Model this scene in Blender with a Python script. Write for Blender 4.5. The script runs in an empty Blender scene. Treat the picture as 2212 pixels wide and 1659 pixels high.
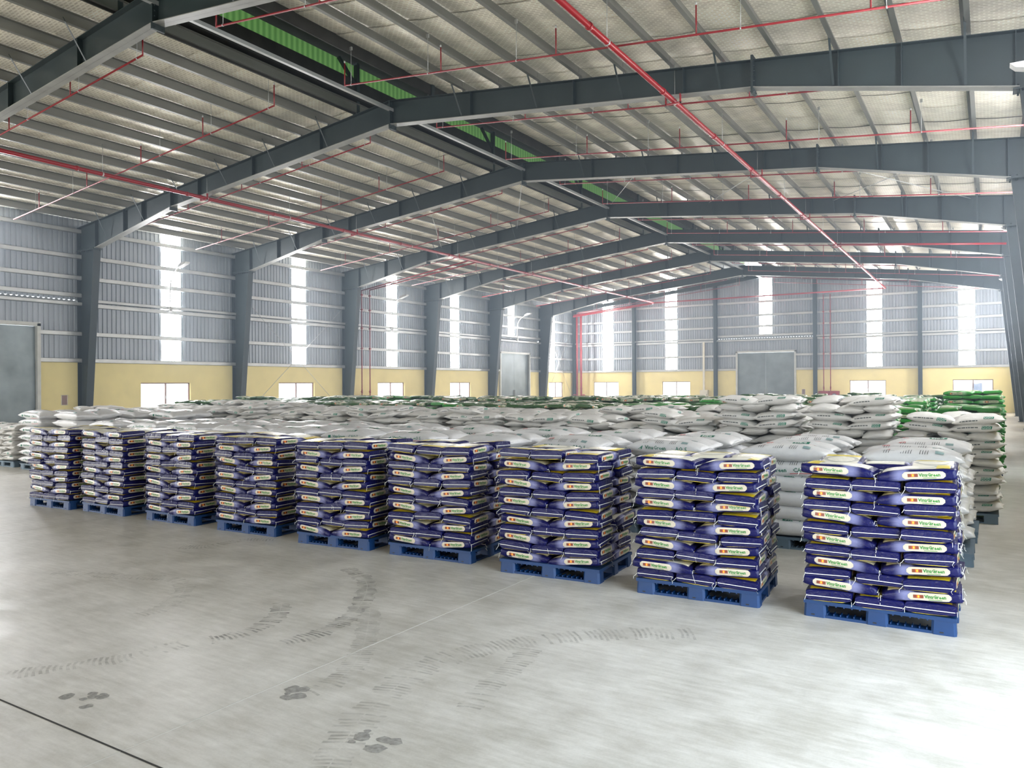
import bpy, math, random
import numpy as np
from mathutils import Vector, Matrix
random.seed(7); rng = np.random.default_rng(7)
C = bpy.context.scene.collection
SC = bpy.context.scene
PI = math.pi

# ------------------------------------------------------------------ camera
cam_d = bpy.data.cameras.new('camera'); cam = bpy.data.objects.new('camera', cam_d); C.objects.link(cam)
cr = Vector((0.84906591, 0.52825874, -0.00545767)); cu = Vector((0.00488123, 0.00248571, 0.999985)); cf = Vector((-0.52826438, 0.8490798, 0.00046802))
M = Matrix((cr, cu, -cf)).transposed().to_4x4(); M.translation = (0, 0, 2.1)
cam.matrix_world = M
cam_d.sensor_width = 36; cam_d.lens = 1663.8/2212*36; cam_d.clip_end = 400
SC.camera = cam
# ------------------------------------------------------------------ world, daylight, exposure
W = bpy.data.worlds.new('sky'); SC.world = W; W.use_nodes = True
bg = W.node_tree.nodes['Background']; bg.inputs[0].default_value = (0.86, 0.93, 1.0, 1); bg.inputs[1].default_value = 5.0
def area(name, loc, rot, sx, sy, power, col):
    l = bpy.data.lights.new(name, 'AREA'); l.shape = 'RECTANGLE'; l.size = sx; l.size_y = sy; l.energy = power; l.color = col
    o = bpy.data.objects.new(name, l); C.objects.link(o); o.location = loc; o.rotation_euler = rot; return o
# daylight falling through the open gates behind and right of the camera, left gate added
area('gate_daylight', (-7.5, -20.9, 2.7), (PI/2, 0, 0), 11.6, 5.2, 1300, (1.0, 0.96, 0.90))
area('gate_daylight', (-23.5, -20.9, 2.7), (PI/2, 0, 0), 9.0, 5.2, 1300, (1.0, 0.97, 0.93))
area('side_gate_light', (2.25, 4.7, 2.3), (PI/2, 0, PI/2), 4.4, 4.4, 190, (0.66, 0.84, 1.0))
area('side_gate_light', (-32.6, -4.0, 2.3), (PI/2, 0, -PI/2), 6.0, 4.4, 1500, (1.0, 0.98, 0.95))  # unseen left gate, lamp added to brighten the floor from the side
SC.view_settings.view_transform = 'Standard'; SC.view_settings.look = 'None'
SC.view_settings.gamma = 1; SC.view_settings.use_curve_mapping = False
SC.view_settings.exposure = 0.30

# ------------------------------------------------------------------ helpers
def tag(o, label=None, cat=None, group=None, kind=None):
    if label: o['label'] = label
    if cat: o['category'] = cat
    if group: o['group'] = group
    if kind: o['kind'] = kind
    return o
def empty(name, loc=(0, 0, 0), rz=0):
    o = bpy.data.objects.new(name, None); C.objects.link(o); o.location = loc; o.rotation_euler = (0, 0, rz); o.empty_display_size = .2
    return o
def link(name, me, parent=None, loc=None):
    o = bpy.data.objects.new(name, me); C.objects.link(o)
    if parent: o.parent = parent
    if loc is not None: o.location = loc
    return o
class MB:
    def __init__(s): s.v = []; s.f = []; s.m = []; s.sm = []
    def poly(s, pts, faces, mi=0, smooth=False):
        b = len(s.v); s.v += [tuple(p) for p in pts]
        for f in faces: s.f.append(tuple(b+i for i in f)); s.m.append(mi); s.sm.append(smooth)
    def box(s, a, b, mi=0):
        x0, y0, z0 = a; x1, y1, z1 = b
        s.poly([(x0,y0,z0),(x1,y0,z0),(x1,y1,z0),(x0,y1,z0),(x0,y0,z1),(x1,y0,z1),(x1,y1,z1),(x0,y1,z1)],
               [(0,3,2,1),(4,5,6,7),(0,1,5,4),(1,2,6,5),(2,3,7,6),(3,0,4,7)], mi)
    def bar(s, p, q, w, h=None, mi=0, up=(0,0,1)):
        h = h or w; p = Vector(p); q = Vector(q); d = (q-p).normalized(); u = Vector(up)
        if abs(d.dot(u)) > .95: u = Vector((1,0,0))
        a = d.cross(u).normalized()*w/2; b = a.cross(d).normalized()*h/2
        pts = [p-a-b,p+a-b,p+a+b,p-a+b,q-a-b,q+a-b,q+a+b,q-a+b]
        s.poly(pts, [(0,3,2,1),(4,5,6,7),(0,1,5,4),(1,2,6,5),(2,3,7,6),(3,0,4,7)], mi)
    def tube(s, pts, r, n=8, mi=0, cap=True):
        pts = [Vector(p) for p in pts]; k = len(pts); rings = []
        for i, p in enumerate(pts):
            d = (pts[min(i+1,k-1)]-pts[max(i-1,0)]).normalized(); u = Vector((0,0,1))
            if abs(d.dot(u)) > .95: u = Vector((0,1,0))
            a = d.cross(u).normalized(); b = a.cross(d)
            rr = r[i] if isinstance(r, (list, tuple)) else r
            rings += [tuple(p+(a*math.cos(t)+b*math.sin(t))*rr) for t in [2*PI*j/n for j in range(n)]]
        f = [(i*n+j, i*n+(j+1)%n, (i+1)*n+(j+1)%n, (i+1)*n+j) for i in range(k-1) for j in range(n)]
        s.poly(rings, f, mi, True)
        if cap:
            b = len(s.v)-len(rings)
            s.f += [tuple(b+j for j in range(n))[::-1], tuple(b+(k-1)*n+j for j in range(n))]; s.m += [mi, mi]; s.sm += [False, False]
    def prism(s, poly2, axis, a, b, mi=0):
        # poly2 = list of 2D points, extruded along axis ('x','y','z') from a to b
        n = len(poly2)
        def P(p, t): return {'x':(t,p[0],p[1]), 'y':(p[0],t,p[1]), 'z':(p[0],p[1],t)}[axis]
        pts = [P(p,a) for p in poly2]+[P(p,b) for p in poly2]
        s.poly(pts, [tuple(range(n))[::-1], tuple(range(n,2*n))]+[(i,(i+1)%n,n+(i+1)%n,n+i) for i in range(n)], mi)
    def mesh(s, name, mats):
        me = bpy.data.meshes.new(name); me.from_pydata(s.v, [], s.f)
        for m in (mats if isinstance(mats, (list, tuple)) else [mats]): me.materials.append(m)
        me.polygons.foreach_set('material_index', s.m); me.polygons.foreach_set('use_smooth', s.sm)
        me.update(); return me
    def build(s, name, mats, parent=None, loc=None): return link(name, s.mesh(name, mats), parent, loc)

# ------------------------------------------------------------------ materials
def newmat(name):
    m = bpy.data.materials.new(name); m.use_nodes = True; nt = m.node_tree
    return m, nt, nt.nodes['Principled BSDF']
def N(nt, t, **k):
    n = nt.nodes.new(t)
    for a, b in k.items(): setattr(n, a, b)
    return n
def mat(name, col, rough=.5, metal=0, var=.08, scale=3, bump=0, bscale=40, spec=.5, coord='Object', stretch=None):
    m, nt, p = newmat(name); L = nt.links.new
    tc = N(nt, 'ShaderNodeTexCoord'); src = tc.outputs[coord]
    if stretch:
        mp = N(nt, 'ShaderNodeMapping'); mp.inputs['Scale'].default_value = stretch; L(src, mp.inputs[0]); src = mp.outputs[0]
    no = N(nt, 'ShaderNodeTexNoise'); no.inputs['Scale'].default_value = scale; no.inputs['Detail'].default_value = 5; L(src, no.inputs[0])
    mr = N(nt, 'ShaderNodeMapRange'); mr.inputs['To Min'].default_value = 1-var*1.5; mr.inputs['To Max'].default_value = 1+var*1.5
    mr.inputs['From Min'].default_value = .25; mr.inputs['From Max'].default_value = .75; L(no.outputs[0], mr.inputs[0])
    vm = N(nt, 'ShaderNodeVectorMath', operation='SCALE'); vm.inputs[0].default_value = col[:3]; L(mr.outputs[0], vm.inputs['Scale'])
    L(vm.outputs[0], p.inputs['Base Color'])
    p.inputs['Roughness'].default_value = rough; p.inputs['Metallic'].default_value = metal; p.inputs['Specular IOR Level'].default_value = spec
    if bump:
        nb = N(nt, 'ShaderNodeTexNoise'); nb.inputs['Scale'].default_value = bscale; L(src, nb.inputs[0])
        bp = N(nt, 'ShaderNodeBump'); bp.inputs['Strength'].default_value = bump; bp.inputs['Distance'].default_value = .02
        L(nb.outputs[0], bp.inputs['Height']); L(bp.outputs[0], p.inputs['Normal'])
    return m
def emit(name, col, st):
    m, nt, p = newmat(name); p.inputs['Base Color'].default_value = (*col, 1); p.inputs['Emission Color'].default_value = (*col, 1); p.inputs['Emission Strength'].default_value = st
    p.inputs['Roughness'].default_value = .5; return m
STEEL = mat('grey_green_painted_steel', (.022,.034,.036), .5, 0, .12, 1.2, .03, 60)
FLANGE = mat('floor_lit_flange_steel', (.26,.26,.24), .45, 0, .12, 2)  # paler than STEEL: floor bounce on rafter undersides put into the colour
GALV = mat('galvanised_steel', (.21,.21,.19), .46, .45, .10, 2.5, .04, 30, stretch=(1,.2,1))
GIRT = mat('galvanised_girt', (.50,.51,.50), .40, .45, .08, 2)
SHEET = mat('zinc_wall_sheet', (.32,.35,.385), .45, .35, .10, 1.6, stretch=(1,1,.12))
YEL = mat('yellow_plaster', (.86,.74,.36), .85, 0, .04, 1.5, .05, 80)
YELT = mat('yellow_reveal', (.84,.70,.38), .8)
RED = mat('red_pipe_paint', (.30,.006,.012), .32, 0, .06, 4)
REDB = mat('red_branch_paint', (.26,.007,.012), .4, 0, .06, 4)
DOORM = mat('door_grey_sheet', (.19,.225,.235), .38, .35, .22, 1.1, .35, 2.2)
DFRAME = mat('door_frame_grey', (.52,.53,.50), .5, .2)
DARK = mat('dark_sheet', (.022,.022,.020), .7, 0, .3, 2)
GREEN = None
ALU = mat('aluminium_frame', (.30,.20,.18), .5, .2)
BLUEP = mat('blue_plastic', (.002,.036,.135), .45, 0, .10, 5, .02, 90)
GREYP = mat('grey_blue_plastic', (.10,.15,.20), .45, 0, .10, 5)
THREAD = mat('white_thread', (.85,.84,.80), .8)
LAMPW = mat('lamp_white', (.50,.50,.49), .4)
CAB = mat('cabinet_enamel', (.72,.68,.56), .5)
STRIP = emit('translucent_daylight_sheet', (.96,.97,1.0), 34.0)
def glassmat():
    m, nt, p = newmat('window_glass'); L = nt.links.new
    tr = N(nt, 'ShaderNodeBsdfTransparent'); gl = N(nt, 'ShaderNodeBsdfGlossy'); gl.inputs['Roughness'].default_value = .03
    mx = N(nt, 'ShaderNodeMixShader'); mx.inputs[0].default_value = .08; L(tr.outputs[0], mx.inputs[1]); L(gl.outputs[0], mx.inputs[2])
    L(mx.outputs[0], nt.nodes['Material Output'].inputs[0]); return m
GLASS = glassmat()
def greenmat():
    m, nt, p = newmat('green_translucent_louvre'); L = nt.links.new
    tc = N(nt, 'ShaderNodeTexCoord'); wv = N(nt, 'ShaderNodeTexWave', bands_direction='Y'); wv.inputs['Scale'].default_value = 1.6
    L(tc.outputs['Object'], wv.inputs[0]); cr_ = N(nt, 'ShaderNodeValToRGB'); cr_.color_ramp.elements[0].color = (.10,.26,.07,1); cr_.color_ramp.elements[1].color = (.20,.42,.13,1)
    L(wv.outputs[0], cr_.inputs[0]); L(cr_.outputs[0], p.inputs['Base Color']); L(cr_.outputs[0], p.inputs['Emission Color']); p.inputs['Emission Strength'].default_value = .30
    return m
GREEN = greenmat()
def foilmat():
    m, nt, p = newmat('foil_roof_insulation'); L = nt.links.new
    tc = N(nt, 'ShaderNodeTexCoord'); mp = N(nt, 'ShaderNodeMapping'); mp.inputs['Rotation'].default_value = (0,0,0)
    L(tc.outputs['Object'], mp.inputs[0])
    br = N(nt, 'ShaderNodeTexBrick'); br.inputs['Scale'].default_value = 1.0
    br.inputs['Color1'].default_value = (.66,.60,.49,1); br.inputs['Color2'].default_value = (.83,.77,.64,1); br.inputs['Mortar'].default_value = (.98,.93,.80,1)
    br.inputs['Mortar Size'].default_value = .022; br.inputs['Brick Width'].default_value = .16; br.inputs['Row Height'].default_value = .075; br.inputs['Mortar Smooth'].default_value = .3
    L(mp.outputs[0], br.inputs[0])
    no = N(nt, 'ShaderNodeTexNoise'); no.inputs['Scale'].default_value = 1.1; no.inputs['Detail'].default_value = 4; L(tc.outputs['Object'], no.inputs[0])
    mr = N(nt, 'ShaderNodeMapRange'); mr.inputs['From Min'].default_value = .3; mr.inputs['From Max'].default_value = .7; mr.inputs['To Min'].default_value = .8; mr.inputs['To Max'].default_value = 1.2; L(no.outputs[0], mr.inputs[0])
    vm = N(nt, 'ShaderNodeVectorMath', operation='SCALE'); L(br.outputs[0], vm.inputs[0]); L(mr.outputs[0], vm.inputs['Scale']); L(vm.outputs[0], p.inputs['Base Color'])
    p.inputs['Metallic'].default_value = .25; p.inputs['Roughness'].default_value = .38
    nb = N(nt, 'ShaderNodeTexNoise'); nb.inputs['Scale'].default_value = 3.5; L(tc.outputs['Object'], nb.inputs[0])
    ad = N(nt, 'ShaderNodeMath', operation='MULTIPLY_ADD'); ad.inputs[1].default_value = .35; L(br.outputs[1], ad.inputs[0]); L(nb.outputs[0], ad.inputs[2])
    bp = N(nt, 'ShaderNodeBump'); bp.inputs['Strength'].default_value = .45; bp.inputs['Distance'].default_value = .03; L(ad.outputs[0], bp.inputs['Height']); L(bp.outputs[0], p.inputs['Normal'])
    return m
FOIL = foilmat()
def floormat():
    m, nt, p = newmat('polished_concrete'); L = nt.links.new
    tc = N(nt, 'ShaderNodeTexCoord'); o = tc.outputs['Object']
    def noise(s, d=6, st=None):
        n = N(nt, 'ShaderNodeTexNoise'); n.inputs['Scale'].default_value = s; n.inputs['Detail'].default_value = d; n.inputs['Roughness'].default_value = .65
        if st:
            q = N(nt, 'ShaderNodeMapping'); q.inputs['Scale'].default_value = st; q.inputs['Rotation'].default_value = (0,0,.5); L(o, q.inputs[0]); L(q.outputs[0], n.inputs[0])
        else: L(o, n.inputs[0])
        return n.outputs[0]
    a = noise(.45); b = noise(2.6); c = noise(9, 8, (.35,2.2,1)); d = noise(60, 3)
    def mad(x, k, y=None):
        q = N(nt, 'ShaderNodeMath', operation='MULTIPLY_ADD'); q.inputs[1].default_value = k; L(x, q.inputs[0])
        if y is None: q.inputs[2].default_value = 0
        else: L(y, q.inputs[2])
        return q.outputs[0]
    s = mad(d, .10, mad(c, .30, mad(b, .35, mad(a, .45))))
    r = N(nt, 'ShaderNodeValToRGB'); e = r.color_ramp.elements; e[0].position = .50; e[0].color = (.47,.45,.40,1); e[1].position = .73; e[1].color = (.76,.74,.70,1)
    L(s, r.inputs[0]); L(r.outputs[0], p.inputs['Base Color'])
    rr = N(nt, 'ShaderNodeMapRange'); rr.inputs['From Min'].default_value = .3; rr.inputs['From Max'].default_value = .7; rr.inputs['To Min'].default_value = .30; rr.inputs['To Max'].default_value = .48; L(b, rr.inputs[0]); L(rr.outputs[0], p.inputs['Roughness'])
    bp = N(nt, 'ShaderNodeBump'); bp.inputs['Strength'].default_value = .05; bp.inputs['Distance'].default_value = .01; L(c, bp.inputs['Height']); L(bp.outputs[0], p.inputs['Normal'])
    return m
CONC = floormat()
def dustmat(name, col, a):
    m, nt, p = newmat(name); L = nt.links.new
    p.inputs['Base Color'].default_value = (*col, 1); p.inputs['Roughness'].default_value = .6
    tc = N(nt, 'ShaderNodeTexCoord'); no = N(nt, 'ShaderNodeTexNoise'); no.inputs['Scale'].default_value = 7; L(tc.outputs['Object'], no.inputs[0])
    mr = N(nt, 'ShaderNodeMapRange'); mr.inputs['From Min'].default_value = .35; mr.inputs['From Max'].default_value = .7; mr.inputs['To Max'].default_value = a; L(no.outputs[0], mr.inputs[0]); L(mr.outputs[0], p.inputs['Alpha'])
    return m
DUST = dustmat('tyre_dust', (.16,.155,.15), .62); DUST2 = dustmat('tyre_dust_faint', (.27,.26,.24), .34)
CLOD = mat('dry_mud', (.30,.29,.27), .9, 0, .25, 30)

# ------------------------------------------------------------------ building dimensions
XR_, XL, XRW, YF, YN = -15.12, -31.95, 1.73, 61.87, -20.46
FR = [17.64+7.62*(k-1) for k in range(-3, 7)]
def ZT(dx): return 10.55-.113*abs(dx)
def ZB(dx):
    dx = abs(dx)
    return 9.84-(9.84-8.73)*dx/10.6 if dx <= 10.6 else 8.73-(8.73-7.70)*(dx-10.6)/5.0
def ZR(dx): return ZT(dx)+.37

# ---------------- floor
mb = MB(); mb.box((XL-.4, YN-.3, -.3), (XRW+.4, YF+.3, 0)); floor = tag(mb.build('floor', CONC), kind='structure')
mb = MB(); mb.box((XL, 2.565, .0005), (XRW, 2.577, .0022)); mb.build('floor_joint', DARK, floor)
PALEJ = mat('pale_joint_filler', (.58,.565,.53), .5)
mb = MB(); mb.box((-4.268, YN, .0005), (-4.258, YF, .0018)); mb.build('floor_joint', PALEJ, floor)
for x in (-12, -20, -28):
    mb = MB(); mb.box((x, YN, .0005), (x+.008, YF, .0018)); mb.build('floor_joint', PALEJ, floor)
TR = dict(A=[(-6.3,6.5),(-5.71,6.18),(-5.28,5.7),(-4.96,5.18),(-4.84,4.72),(-4.9,4.35)], B=[(-5.86,5.17),(-5.54,4.83),(-5.41,4.52),(-5.42,4.23),(-5.51,4.04)],
 C=[(-2.1,6.3),(-2.68,5.94),(-3.19,5.43),(-3.49,4.93),(-3.59,4.53),(-3.51,4.07),(-3.41,3.69),(-3.25,3.34),(-3.1,3.05)], D=[(-3.11,5.29),(-3.01,4.77),(-2.98,4.48),(-2.89,4.09)],
 E=[(-5.01,5.49),(-4.41,4.77),(-4.1,4.33),(-3.96,3.99),(-3.97,3.7)], F=[(-6.13,2.78),(-5.88,3.15),(-5.68,3.5),(-5.6,3.92)],
 G=[(-9.0,6.2),(-8.72,6.46),(-8.65,6.92),(-8.29,7.24)], H=[(-9.08,4.66),(-8.23,4.91),(-7.6,5.15),(-7.13,5.0),(-6.69,4.49),(-6.64,4.18)])
for key, pts in TR.items():
    mb = MB(); P = [Vector((*p, 0)) for p in pts]; w = .10 if key != 'C' else .14
    # smooth path
    def cat(t):
        i = min(int(t), len(P)-2); u = t-i; p0 = P[max(i-1,0)]; p1 = P[i]; p2 = P[i+1]; p3 = P[min(i+2,len(P)-1)]
        return .5*((2*p1)+(-p0+p2)*u+(2*p0-5*p1+4*p2-p3)*u*u+(-p0+3*p1-3*p2+p3)*u**3)
    t = 0; last = cat(0); acc = 0
    while t < len(P)-1.001:
        t += .004; q = cat(t); acc += (q-last).length
        if acc > .042:
            acc = 0; d = (q-last).normalized(); n = Vector((-d.y, d.x, 0)); ww = w*random.uniform(.75, 1.15)
            if random.random() < .9:
                sk = d*.012
                for s_ in (-1, 1):
                    a = q+n*s_*ww*.04; b = q+n*s_*ww+sk; z = Vector((0,0,.0026))
                    mb.poly([a-d*.009+z, b-d*.013+z, b+d*.013+z, a+d*.009+z], [(0,1,2,3)] if s_ < 0 else [(3,2,1,0)])
        last = q
    tag(mb.build('tyre_track', DUST if key in 'AB' else DUST2, floor), kind='stuff')
for (x, y, s_) in [(-5.2,2.89,.16), (-4.03,3.68,.15), (-3.10,3.43,.15)]:
    mb = MB()
    for i in range(9):
        cx, cy, r_ = x+random.uniform(-s_,s_), y+random.uniform(-s_,s_)*.6, random.uniform(.025,.07)
        n = 9; pts = [(cx+r_*random.uniform(.7,1.2)*math.cos(2*PI*j/n), cy+.8*r_*random.uniform(.7,1.2)*math.sin(2*PI*j/n), .001) for j in range(n)]+[(cx, cy, .005)]
        mb.poly(pts, [(j,(j+1)%n,n) for j in range(n)], 0, True)
    mb.build('dried_mud_patch', CLOD, floor)

# ---------------- corrugated sheet helper:   u runs along the wall, z up, depth d (+ = outward)
def sheet_mesh(u0, u1, z0, zt, place, pitch=.2):
    """zt is a function u -> top height ; place(u, d, z) -> point"""
    mb = MB(); us = []; u = math.floor(u0/pitch)*pitch
    prof = [(0,0),(.55,0),(.65,1),(.9,1),(1.0,0)]
    while u < u1:
        for a, d in prof[:-1]:
            q = u+a*pitch
            if u0-1e-6 <= q <= u1+1e-6: us.append((q, d*.032))
        u += pitch
    us = [(u0, 0)]+us+[(u1, 0)]
    pts = []
    for q, d in us: pts += [place(q, d, z0), place(q, d, zt(q))]
    mb.poly(pts, [(2*i, 2*i+1, 2*i+3, 2*i+2) for i in range(len(us)-1)])
    return mb
GZ = [3.18, 4.28, 5.48, 6.58, 7.45, 8.50]
def cgirt(mb, u0, u1, z, place, h=.17, d=.12):
    # C shaped rail: web at the inside, lips towards the sheet
    for (d0, d1, z0, z1) in ((-d, -d+.012, z-h/2, z+h/2), (-d, 0, z+h/2-.012, z+h/2), (-d, 0, z-h/2, z-h/2+.012)):
        a = place(u0, d0, z0); b = place(u1, d1, z1)
        mb.box(tuple(min(a[i], b[i]) for i in range(3)), tuple(max(a[i], b[i]) for i in range(3)))
wcount = [0]; dcount = [0]
def window(place, u0, u1, z0=.95, z1=2.26):
    wcount[0] += 1; n = wcount[0]
    def bx(mb, a0, a1, d0, d1, b0, b1):
        a = place(a0, d0, b0); b = place(a1, d1, b1); mb.box(tuple(min(a[i], b[i]) for i in range(3)), tuple(max(a[i], b[i]) for i in range(3)))
    mb = MB(); t = .05
    bx(mb, u0, u1, .10, .16, z0, z0+t); bx(mb, u0, u1, .10, .16, z1-t, z1); bx(mb, u0, u0+t, .10, .16, z0, z1); bx(mb, u1-t, u1, .10, .16, z0, z1)
    w = tag(mb.build('window_%d' % n, ALU), kind='structure')
    um = (u0+u1)/2+.02
    mb = MB(); bx(mb, um-.035, um+.035, .09, .15, z0+t, z1-t); mb.build('meeting_stile', ALU, w)
    mb = MB(); bx(mb, um-.02, um+.02, .06, .09, (z0+z1)/2-.07, (z0+z1)/2+.07); mb.build('latch', LAMPW, w)
    for a, b in ((u0+t, um-.03), (um+.03, u1-t)):
        mb = MB(); bx(mb, a, b, .125, .131, z0+t, z1-t); mb.build('glass_pane', GLASS, w)
    mb = MB(); bx(mb, u0-.03, u1+.03, -.03, .10, z0-.05, z0); mb.build('sill', YELT, w)
def door(place, u0, u1, ztop=4.5):
    dcount[0] += 1; n = dcount[0]
    def bx(mb, a0, a1, d0, d1, b0, b1):
        a = place(a0, d0, b0); b = place(a1, d1, b1); mb.box(tuple(min(a[i], b[i]) for i in range(3)), tuple(max(a[i], b[i]) for i in range(3)))
    mb = MB(); bx(mb, u0-.13, u0, -.16, .12, 0, ztop+.1); bx(mb, u1, u1+.13, -.16, .12, 0, ztop+.1); bx(mb, u0-.13, u1+.13, -.16, .12, ztop, ztop+.14)
    dr = tag(mb.build('door_%d' % n, DFRAME), kind='structure')
    um = (u0+u1)/2
    for a, b in ((u0+.002, um-.004), (um+.004, u1-.002)):
        mb = MB(); bx(mb, a, b, .02, .06, .02, ztop-.01)
        lf = mb.build('door_leaf', DOORM, dr)
        mb = MB()
        for z in (.05, 1.5, 3.0, ztop-.1): bx(mb, a, b, .06, .10, z, z+.05)
        mb.build('leaf_rail', DFRAME, lf)
        h = um-.10 if b < um+.1 else um+.06
        mb = MB(); bx(mb, h, h+.035, -.03, .02, 1.0, 1.65); mb.build('door_handle', FLANGE, lf)
def wall(name, place, cols, wins, strips, doors, top, ends, canopy=(), gates=()):
    """cols: column positions dividing bays; wins/doors/strips: (u0,u1) lists; top(u) roof height"""
    root = tag(empty(name), kind='structure')
    def bx(mb, a0, a1, d0, d1, b0, b1):
        a = place(a0, d0, b0); b = place(a1, d1, b1); mb.box(tuple(min(a[i], b[i]) for i in range(3)), tuple(max(a[i], b[i]) for i in range(3)))
    u0, u1 = ends; cuts = sorted([(a, b, 'w') for a, b in wins]+[(a, b, 'd') for a, b in doors]+[(a, b, 'g') for a, b, h in gates])
    mb = MB(); c = u0
    for a, b, k in cuts:
        bx(mb, c, a, 0, .2, 0, 3.1)
        if k == 'w': bx(mb, a, b, 0, .2, 0, .95); bx(mb, a, b, 0, .2, 2.26, 3.1)
        c = b
    bx(mb, c, u1, 0, .2, 0, 3.1)
    mb.build('plaster_wall', YEL, root)
    # metal sheets by bay, cut by strips
    for i in range(len(cols)-1):
        b0, b1 = cols[i], cols[i+1]
        inner = [s for s in strips if b0 < (s[0]+s[1])/2 < b1]; dd = [d for d in doors if b0 < (d[0]+d[1])/2 < b1]
        gg = [g for g in gates if b0 < (g[0]+g[1])/2 < b1]
        can = bool(dd)
        segs = []; c = b0
        for s in inner: segs.append((c, s[0])); c = s[1]
        segs.append((c, b1))
        zlo = 5.67 if can else 3.07
        if gg: zlo = gg[0][2]+.05
        for a, b in segs:
            if b-a > .05: sheet_mesh(a, b, zlo, lambda q: top(q), lambda q, d, z: place(q, .03+d, z)).build('metal_sheet', SHEET, root)
        for s in inner:
            z0 = 5.95 if can else zlo
            if can: sheet_mesh(s[0], s[1], zlo, lambda q: z0, lambda q, d, z: place(q, .03+d, z)).build('metal_sheet', SHEET, root)
            sheet_mesh(s[0], s[1], z0, lambda q: top(q)-.02, lambda q, d, z: place(q, .035+d, z)).build('translucent_sheet', STRIP, root)
        if can:
            d0, d1 = dd[0]
            sheet_mesh(b0, b1, 4.62, lambda q: 5.58, lambda q, d, z: place(q, .03+d, z)).build('metal_sheet', SHEET, root)
            for a, b in ((b0, d0-.13), (d1+.13, b1)): sheet_mesh(a, b, 3.07, lambda q: 4.62, lambda q, d, z: place(q, .03+d, z)).build('metal_sheet', SHEET, root)
            # outside canopy whose corrugated edge shows through the slot above the door
            mb = MB(); q = b0
            while q < b1-.2:
                mb.poly([place(q, .10, 5.64), place(q+.10, .10, 5.70), place(q+.10, 1.4, 5.52), place(q, 1.4, 5.46)], [(0,1,2,3)])
                mb.poly([place(q+.10, .10, 5.70), place(q+.2, .10, 5.64), place(q+.2, 1.4, 5.46), place(q+.10, 1.4, 5.52)], [(0,1,2,3)])
                q += .2
            mb.build('canopy_sheet', DARK, root)
            mb = MB(); cgirt(mb, b0+.05, b1-.05, 5.50, place, .14, .2); mb.build('door_lintel_rail', GIRT, root)
        # girts
        for gi, z in enumerate(GZ):
            if gg and z < gg[0][2]: continue
            if gi == 0 or not dd or z > 5: rng_ = [(b0+.02, b1-.02)]
            else: rng_ = [(b0+.02, dd[0][0]-.13), (dd[0][1]+.13, b1-.02)]
            if gi == 0 and dd: rng_ = [(b0+.02, dd[0][0]-.13), (dd[0][1]+.13, b1-.02)]
            if can and 5 < z < 5.6: z = 5.86
            for a, b in rng_:
                if z+.1 > top((a+b)/2): continue
                mb = MB(); cgirt(mb, a, b, z, place)
                if gi == 2 and not can: cgirt(mb, a, b, z+.19, place, .13, .16)
                mb.build('girt', GIRT, root)
    return root
LP = lambda u, d, z: (XL-.02-d, u, z)
RP = lambda u, d, z: (XRW+.02+d, u, z)
FP = lambda u, d, z: (u, YF+d, z)
NP = lambda u, d, z: (u, YN-d, z)
ycols = [YN]+FR+[YF]
ycols = sorted(set(ycols))
eave = lambda q: ZR(16.85)-.02
gab = lambda q: ZR(q-XR_)-.02
lw = [(5.0,7.5),(20.28,22.78),(28.06,30.58),(35.8,38.35),(43.25,45.75),(57.35,59.95)]
ls = [(5.8,6.8),(13.3,14.3),(21.3,22.3),(29.0,30.0),(36.66,37.66),(43.35,44.35),(50.85,51.85),(57.3,58.4)]
ld = [(11.7,15.85),(49.6,53.85)]
wl = wall('wall_left', LP, ycols, lw, ls, ld, eave, (YN, YF), gates=[(-7, -1, 4.6)])  # left gate opening is unseen, added to let light onto the floor
wr = wall('wall_right', RP, ycols, [w for w in lw if w[0] > 10], ls[1:], [ld[1]], eave, (YN, YF), gates=[(2.5, 6.9, 4.6)])
gc = [-31.30, -25.98, -18.92, -11.3, -4.26, 1.5]
gc[0] = XL; gc[-1] = XRW
fw = [(-29.98,-27.57),(-23.58,-21.14),(-8.94,-6.49),(-2.28,.12)]
fs = [(-29.03,-28.06),(-23.26,-22.25),(-15.5,-14.52),(-7.74,-6.74),(-1.90,-.93)]
fd = [(-17.2,-12.85)]
wf = wall('wall_far', FP, gc, fw, fs, fd, gab, (XL, XRW))
wn = wall('wall_near', NP, gc, [], [], [], gab, (XL, XRW), gates=[(-28, -19, 5.3), (-13.3, -8, 5.3), (-7.3, -1.7, 5.3)])
for a, b in lw: window(LP, a, b)
for a, b in lw:
    if a > 10: window(RP, a, b)
for a, b in fw: window(FP, a, b)
door(LP, *ld[0]); door(LP, *ld[1]); door(FP, *fd[0]); door(RP, *ld[1])
CF = MB()
# ground and pale yard buildings outside, seen through the windows
YARD = mat('yard_concrete', (.55,.55,.53), .9)
mb = MB(); mb.box((-90,-60,-.35),(60,130,-.31)); tag(mb.build('yard_ground', YARD), kind='structure')
HOUSE = mat('pale_render', (.74,.75,.78), .9); HWIN = mat('dark_window', (.12,.15,.22), .3)
for (x0, x1, y, lab) in [(-25.5,-20.5,76,'pale outbuilding seen through the second far window from the corner'),(-6.5,1.5,74,'grey outbuilding seen through the rightmost far window')]:
    mb = MB(); mb.box((x0,y,-.31),(x1,y+5,4.2)); b = tag(mb.build('outbuilding', HOUSE), lab, 'building')
    for i in range(3):
        mb = MB(); xx = x0+.9+i*(x1-x0-1.6)/3; mb.box((xx,y-.05,1.0),(xx+.7,y,2.0)); mb.build('window_opening', HWIN, b)
    mb = MB(); mb.prism([(x0-.3,4.2),(x1+.3,4.2),(x1+.3,4.3),((x0+x1)/2,4.9),(x0-.3,4.3)], 'y', y-.3, y+5.3); mb.build('roof', DARK, b)

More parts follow.
